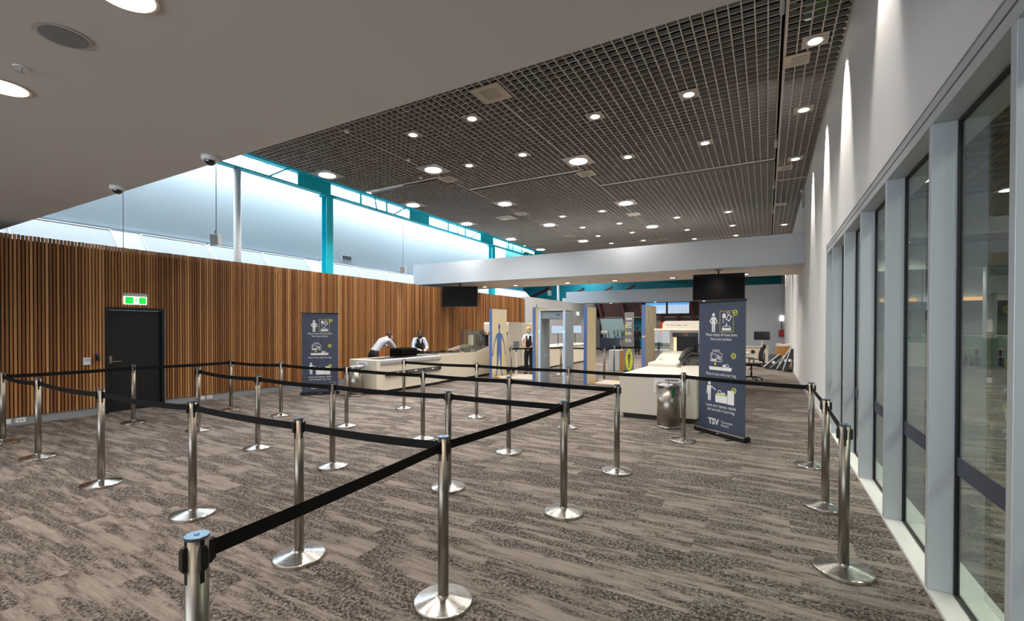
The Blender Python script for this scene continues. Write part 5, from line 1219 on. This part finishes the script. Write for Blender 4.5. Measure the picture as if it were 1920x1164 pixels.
def person(label, loc, rz, J, look, skin, hair, shirt, trousers=M_TROU, vest=None, mask=None, sleeves='long', gloves=False, hair_style='short', female=False, dark=False):
    """J: joints in local space, facing -y. look: head yaw, head pitch (radians)"""
    t = thing('person', label, 'person', loc, rz)
    V = lambda k: Vector(J[k]); N = {}; E = []
    k_ = 1.0
    R = dict(pelvis=.115, waist=.105, chest=.125, neckb=.06, neck=.052, skull=.07, shl=.062, shr=.062, ell=.042, elr=.042, wrl=.028, wrr=.028, hil=.088, hir=.088, knl=.06, knr=.06, anl=.04, anr=.04, tol=.035, tor=.035)
    cov = {'pelvis': .085, 'waist': .08, 'chest': .095, 'shl': .045, 'shr': .045, 'hil': .07, 'hir': .07, 'knl': .045, 'knr': .045, 'neckb': .045}
    if sleeves == 'long': cov.update(ell=.028, elr=.028)
    for k, r in R.items(): N[k] = (*V(k), cov.get(k, r))
    E = [('pelvis', 'waist'), ('waist', 'chest'), ('chest', 'neckb'), ('neckb', 'neck'), ('neck', 'skull'), ('chest', 'shl'), ('chest', 'shr'), ('shl', 'ell'), ('ell', 'wrl'), ('shr', 'elr'), ('elr', 'wrr'),
         ('pelvis', 'hil'), ('pelvis', 'hir'), ('hil', 'knl'), ('knl', 'anl'), ('anl', 'tol'), ('hir', 'knr'), ('knr', 'anr'), ('anr', 'tor')]
    vs, fs = skin_mesh(N, E); q = MB(); q.add(vs, fs, 0, True)
    # head with face
    hc = V('head'); HM = Matrix.Rotation(look[0], 3, 'Z') @ Matrix.Rotation(look[1], 3, 'X')
    q.ell(hc, (.074, .093, .112), 0, 20, 14, HM); q.ell(hc + HM @ Vector((0, -.02, -.055)), (.056, .068, .058), 0, 16, 10, HM)
    q.ell(hc + HM @ Vector((0, -.098, -.012)), (.013, .018, .022), 0, 10, 6, HM)
    for s in (-1, 1):
        q.ell(hc + HM @ Vector((s * .076, .005, -.008)), (.010, .020, .030), 0, 10, 6, HM)
        q.ell(hc + HM @ Vector((s * .028, -.082, .012)), (.011, .006, .005), 1, 8, 5, HM); q.ell(hc + HM @ Vector((s * .028, -.088, .012)), (.006, .005, .006), 2, 8, 5, HM)
    q.ell(hc + HM @ Vector((0, -.086, -.055)), (.022, .008, .007), 3, 10, 5, HM)
    # hands: palm, four fingers and a thumb
    gl = 4 if gloves else 0
    for s, w, e in ((1, 'wrl', 'ell'), (-1, 'wrr', 'elr')):
        d = (V(w) - V(e)).normalized(); hd = (Vector(J.get('hd' + w[2], d)) if ('hd' + w[2]) in J else d).normalized()
        side = hd.cross(Vector((0, 0, 1))); side = side.normalized() if side.length > .2 else Vector((1, 0, 0)); up = side.cross(hd)
        Mh = Matrix((side, hd, up)).transposed(); c = V(w) + hd * .05
        q.ell(c, (.040, .052, .017), gl, 12, 8, Mh)
        for f in range(4):
            b = V(w) + hd * .088 + side * (-.028 + f * .0187); L = (.062, .074, .070, .054)[f]
            q.tube([b - hd * .02, b + hd * L * .45 - up * .004, b + hd * L * .8 - up * .018, b + hd * L * .92 - up * .034], [.010, .0095, .009, .007], 7, gl)
        b = V(w) + hd * .03 + side * (-.036 * s)
        q.tube([b, b - side * .022 * s + hd * .026, b - side * .026 * s + hd * .055 - up * .012], [.012, .011, .008], 7, gl)
    q.build('body', [skin, mat('eye_white', '#e8e4de', .3), mat('eye_iris', '#1c1412', .3), mat('lips', '#8d4d45', .5), M_GLOVE], t)
    def shell(name, keys, edges, extra, m, over={}):
        N2 = {}
        for k in keys:
            r = R.get(k, .05) + extra
            N2[k] = (*V(k), over.get(k, r))
        for k, v in over.items():
            if isinstance(v, tuple) and len(v) == 4: N2[k] = v
        vs, fs = skin_mesh(N2, edges); MB().add(vs, fs, 0, True).build(name, m, t)
    shell('trousers', ['pelvis', 'waist', 'hil', 'hir', 'knl', 'knr', 'anl', 'anr'], [('pelvis', 'waist'), ('pelvis', 'hil'), ('pelvis', 'hir'), ('hil', 'knl'), ('knl', 'anl'), ('hir', 'knr'), ('knr', 'anr')], .02, trousers, {'anl': .06, 'anr': .06, 'pelvis': .135, 'waist': .10})
    def mid(a, b, u): return tuple(V(a).lerp(V(b), u))
    ov = {}
    if sleeves == 'long': E2 = [('shl', 'ell'), ('ell', 'cl'), ('shr', 'elr'), ('elr', 'cr')]; ov['cl'] = (*mid('ell', 'wrl', .93), .036); ov['cr'] = (*mid('elr', 'wrr', .93), .036); ks = ['ell', 'elr']
    else: E2 = [('shl', 'cl'), ('shr', 'cr')]; ov['cl'] = (*mid('shl', 'ell', .9), .056); ov['cr'] = (*mid('shr', 'elr', .9), .056); ks = []
    shell('shirt', ['waist', 'pelvis', 'chest', 'neckb', 'shl', 'shr'] + ks, [('waist', 'pelvis'), ('waist', 'chest'), ('chest', 'neckb'), ('chest', 'shl'), ('chest', 'shr')] + E2, .014, shirt, {**ov, 'pelvis': .132 if vest is None else .12, 'neckb': .062})
    if vest:
        c_ = V('chest'); nb = V('neckb')
        N2 = {'waist': (*V('waist'), .14), 'pelvis': (*mid('pelvis', 'waist', .3), .145), 'chest': (*c_, .165)}
        for sd, kk in ((1, 'l'), (-1, 'r')):
            top = nb.lerp(V('sh' + kk), .62); N2['m' + kk] = (*c_.lerp(top, .55), .10); N2['s' + kk] = (*top, .072)
        vs, fs = skin_mesh(N2, [('waist', 'pelvis'), ('waist', 'chest'), ('chest', 'ml'), ('ml', 'sl'), ('chest', 'mr'), ('mr', 'sr')]); MB().add(vs, fs, 0, True).build('vest', vest, t)
        c = V('chest'); w = V('waist'); f = Vector((0, -1, 0)); q = MB()
        q.prism([(c.x - .045, c.z + .10), (c.x + .045, c.z + .10), (c.x, c.z - .06)], 'y', c.y - .165, c.y - .158); q.build('shirt_front', shirt, t)
    # shoes
    for s, a, b in ((1, 'anl', 'tol'), (-1, 'anr', 'tor')):
        A = V(a); B = V(b); d = (B - A); d.z = 0; d.normalize(); c = A + d * .07; c.z = .04; yaw_ = math.atan2(d.y, d.x) - PI / 2
        MB().ell(c, (.05, .135, .048), 0, 14, 8, Matrix.Rotation(yaw_, 3, 'Z'), zmin=-.7).build('shoe', mat('black_shoe', '#0a0a0b', .5), t)
    # hair
    q = MB(); q.ell(hc + HM @ Vector((0, .016, .018)), (.083, .096, .112), 0, 20, 12, HM @ Matrix.Rotation(-.35, 3, 'X'), zmin=.02); q.ell(hc + HM @ Vector((0, .035, -.01)), (.079, .075, .09), 0, 18, 10, HM)
    if hair_style == 'bob': q.ell(hc + HM @ Vector((0, .03, -.02)), (.084, .078, .10), 0, 18, 10, HM); q.ell(hc + HM @ Vector((0, -.055, .075)), (.06, .04, .035), 0, 14, 8, HM)
    if hair_style == 'bun': q.ell(hc + HM @ Vector((0, .10, .02)), (.045, .04, .045), 0, 12, 8, HM)
    q.build('hair', hair, t)
    if mask:
        q = MB(); q.ell(hc + HM @ Vector((0, -.034, -.048)), (.064, .074, .062), 0, 18, 10, HM); q.build('face_mask', mask, t)
    return t
def stand_J(h=1.66, lean=0.0):
    s = h / 1.72
    J = dict(pelvis=(0, 0, .95), waist=(0, -.01, 1.10), chest=(0, -.005, 1.30), neckb=(0, .005, 1.46), neck=(0, 0, 1.51), skull=(0, -.01, 1.58), head=(0, -.015, 1.605),
             shl=(.165, 0, 1.405), shr=(-.165, 0, 1.405), ell=(.22, -.01, 1.14), elr=(-.22, -.01, 1.14), wrl=(.06, -.20, .97), wrr=(-.06, -.20, .97),
             hil=(.085, 0, .90), hir=(-.085, 0, .90), knl=(.095, -.015, .48), knr=(-.095, -.015, .48), anl=(.10, .02, .08), anr=(-.10, .02, .08), tol=(.13, -.11, .035), tor=(-.13, -.11, .035))
    return {k: tuple(c * s for c in v) for k, v in J.items()}
# woman standing with clasped hands
J = stand_J(1.68); J['hdl'] = (-.8, -.3, -.5); J['hdr'] = (.8, -.3, -.5); J['wrl'] = (.075, -.19, .955); J['wrr'] = (-.075, -.19, .955); J['ell'] = (.23, .0, 1.11); J['elr'] = (-.23, .0, 1.11)
wm = person('person in navy vest and white shirt, blue mask, hands clasped, beside the detector', (-7.26, 14.25, 0), .30, J, (.9, .12), M_SKIN, M_HAIRB, mat('white_shirt', '#dfe3ee', .8), M_TROU, M_VEST, M_MASK, 'short', False, 'bob')
wm.scale = (.98, .98, .98)
MB().box(-.105, -.055, -.178, -.170, 1.20, 1.29).build('lanyard_badge', M_ORANGE, wm, .003)
# officer behind the left counter
J = stand_J(1.56); J['head'] = (0, -.10, 1.40); J['skull'] = (0, -.08, 1.37); J['neck'] = (0, -.045, 1.33); J['neckb'] = (0, -.02, 1.30); J['chest'] = (0, -.02, 1.17)
J['wrl'] = (.12, -.30, .955); J['wrr'] = (-.10, -.30, .955); J['ell'] = (.225, -.10, .99); J['elr'] = (-.225, -.10, .99); J['hdl'] = (-.4, -.9, -.1); J['hdr'] = (.4, -.9, -.1)
of = person('person in navy vest and pale blue shirt, black mask, standing behind the left counter', (-9.42, 11.0, 0), .95, J, (-.2, .45), M_SKIND, M_HAIRK, M_SHIRT, M_TROU, M_VEST, M_MASKB, 'long', True, 'bun')
MB().box(.05, .11, -.185, -.177, 1.18, 1.195).build('name_badge', M_PRINT, of)
# man bending over the trays: hips back, torso leaning forward (local -y)
J = dict(pelvis=(0, .12, .92), waist=(0, .02, 1.04), chest=(0, -.20, 1.23), neckb=(0, -.37, 1.33), neck=(0, -.42, 1.34), skull=(0, -.47, 1.36), head=(0, -.50, 1.365),
         shl=(.17, -.30, 1.27), shr=(-.17, -.30, 1.27), ell=(.30, -.52, 1.10), elr=(-.20, -.50, 1.03), wrl=(.34, -.76, 1.075), wrr=(-.10, -.66, .92),
         hil=(.095, .14, .87), hir=(-.095, .14, .87), knl=(.11, .10, .46), knr=(-.11, .02, .46), anl=(.12, .20, .08), anr=(-.12, .06, .08), tol=(.15, .07, .035), tor=(-.15, -.07, .035))
J['hdl'] = (.35, -.9, -.25); J['hdr'] = (.2, -.9, -.2)
mn = person('person in light grey shirt bending over black trays at the left counter', (-9.52, 9.33, 0), PI, J, (-.1, .25), M_SKIN, M_HAIRD, M_SHIRTG, M_TROU, None, M_MASK, 'long')
MB().box(-.165, -.15, .02, .06, .82, .98, 0).build('orange_cloth', M_ORANGE, mn, .006)
# shirt belly folds: a looser shirt tail
# distant silhouette seen from behind
J = stand_J(1.74); J['wrl'] = (.20, -.16, 1.0); J['wrr'] = (-.2, -.16, 1.0)
pf = person('person in black clothes seen from behind, far beyond the grey sign', (-6.98, 28.4, 0), PI - .3, J, (0, .1), M_SKIND, M_HAIRK, mat('black_top', '#0e0f12', .85), M_TROU)
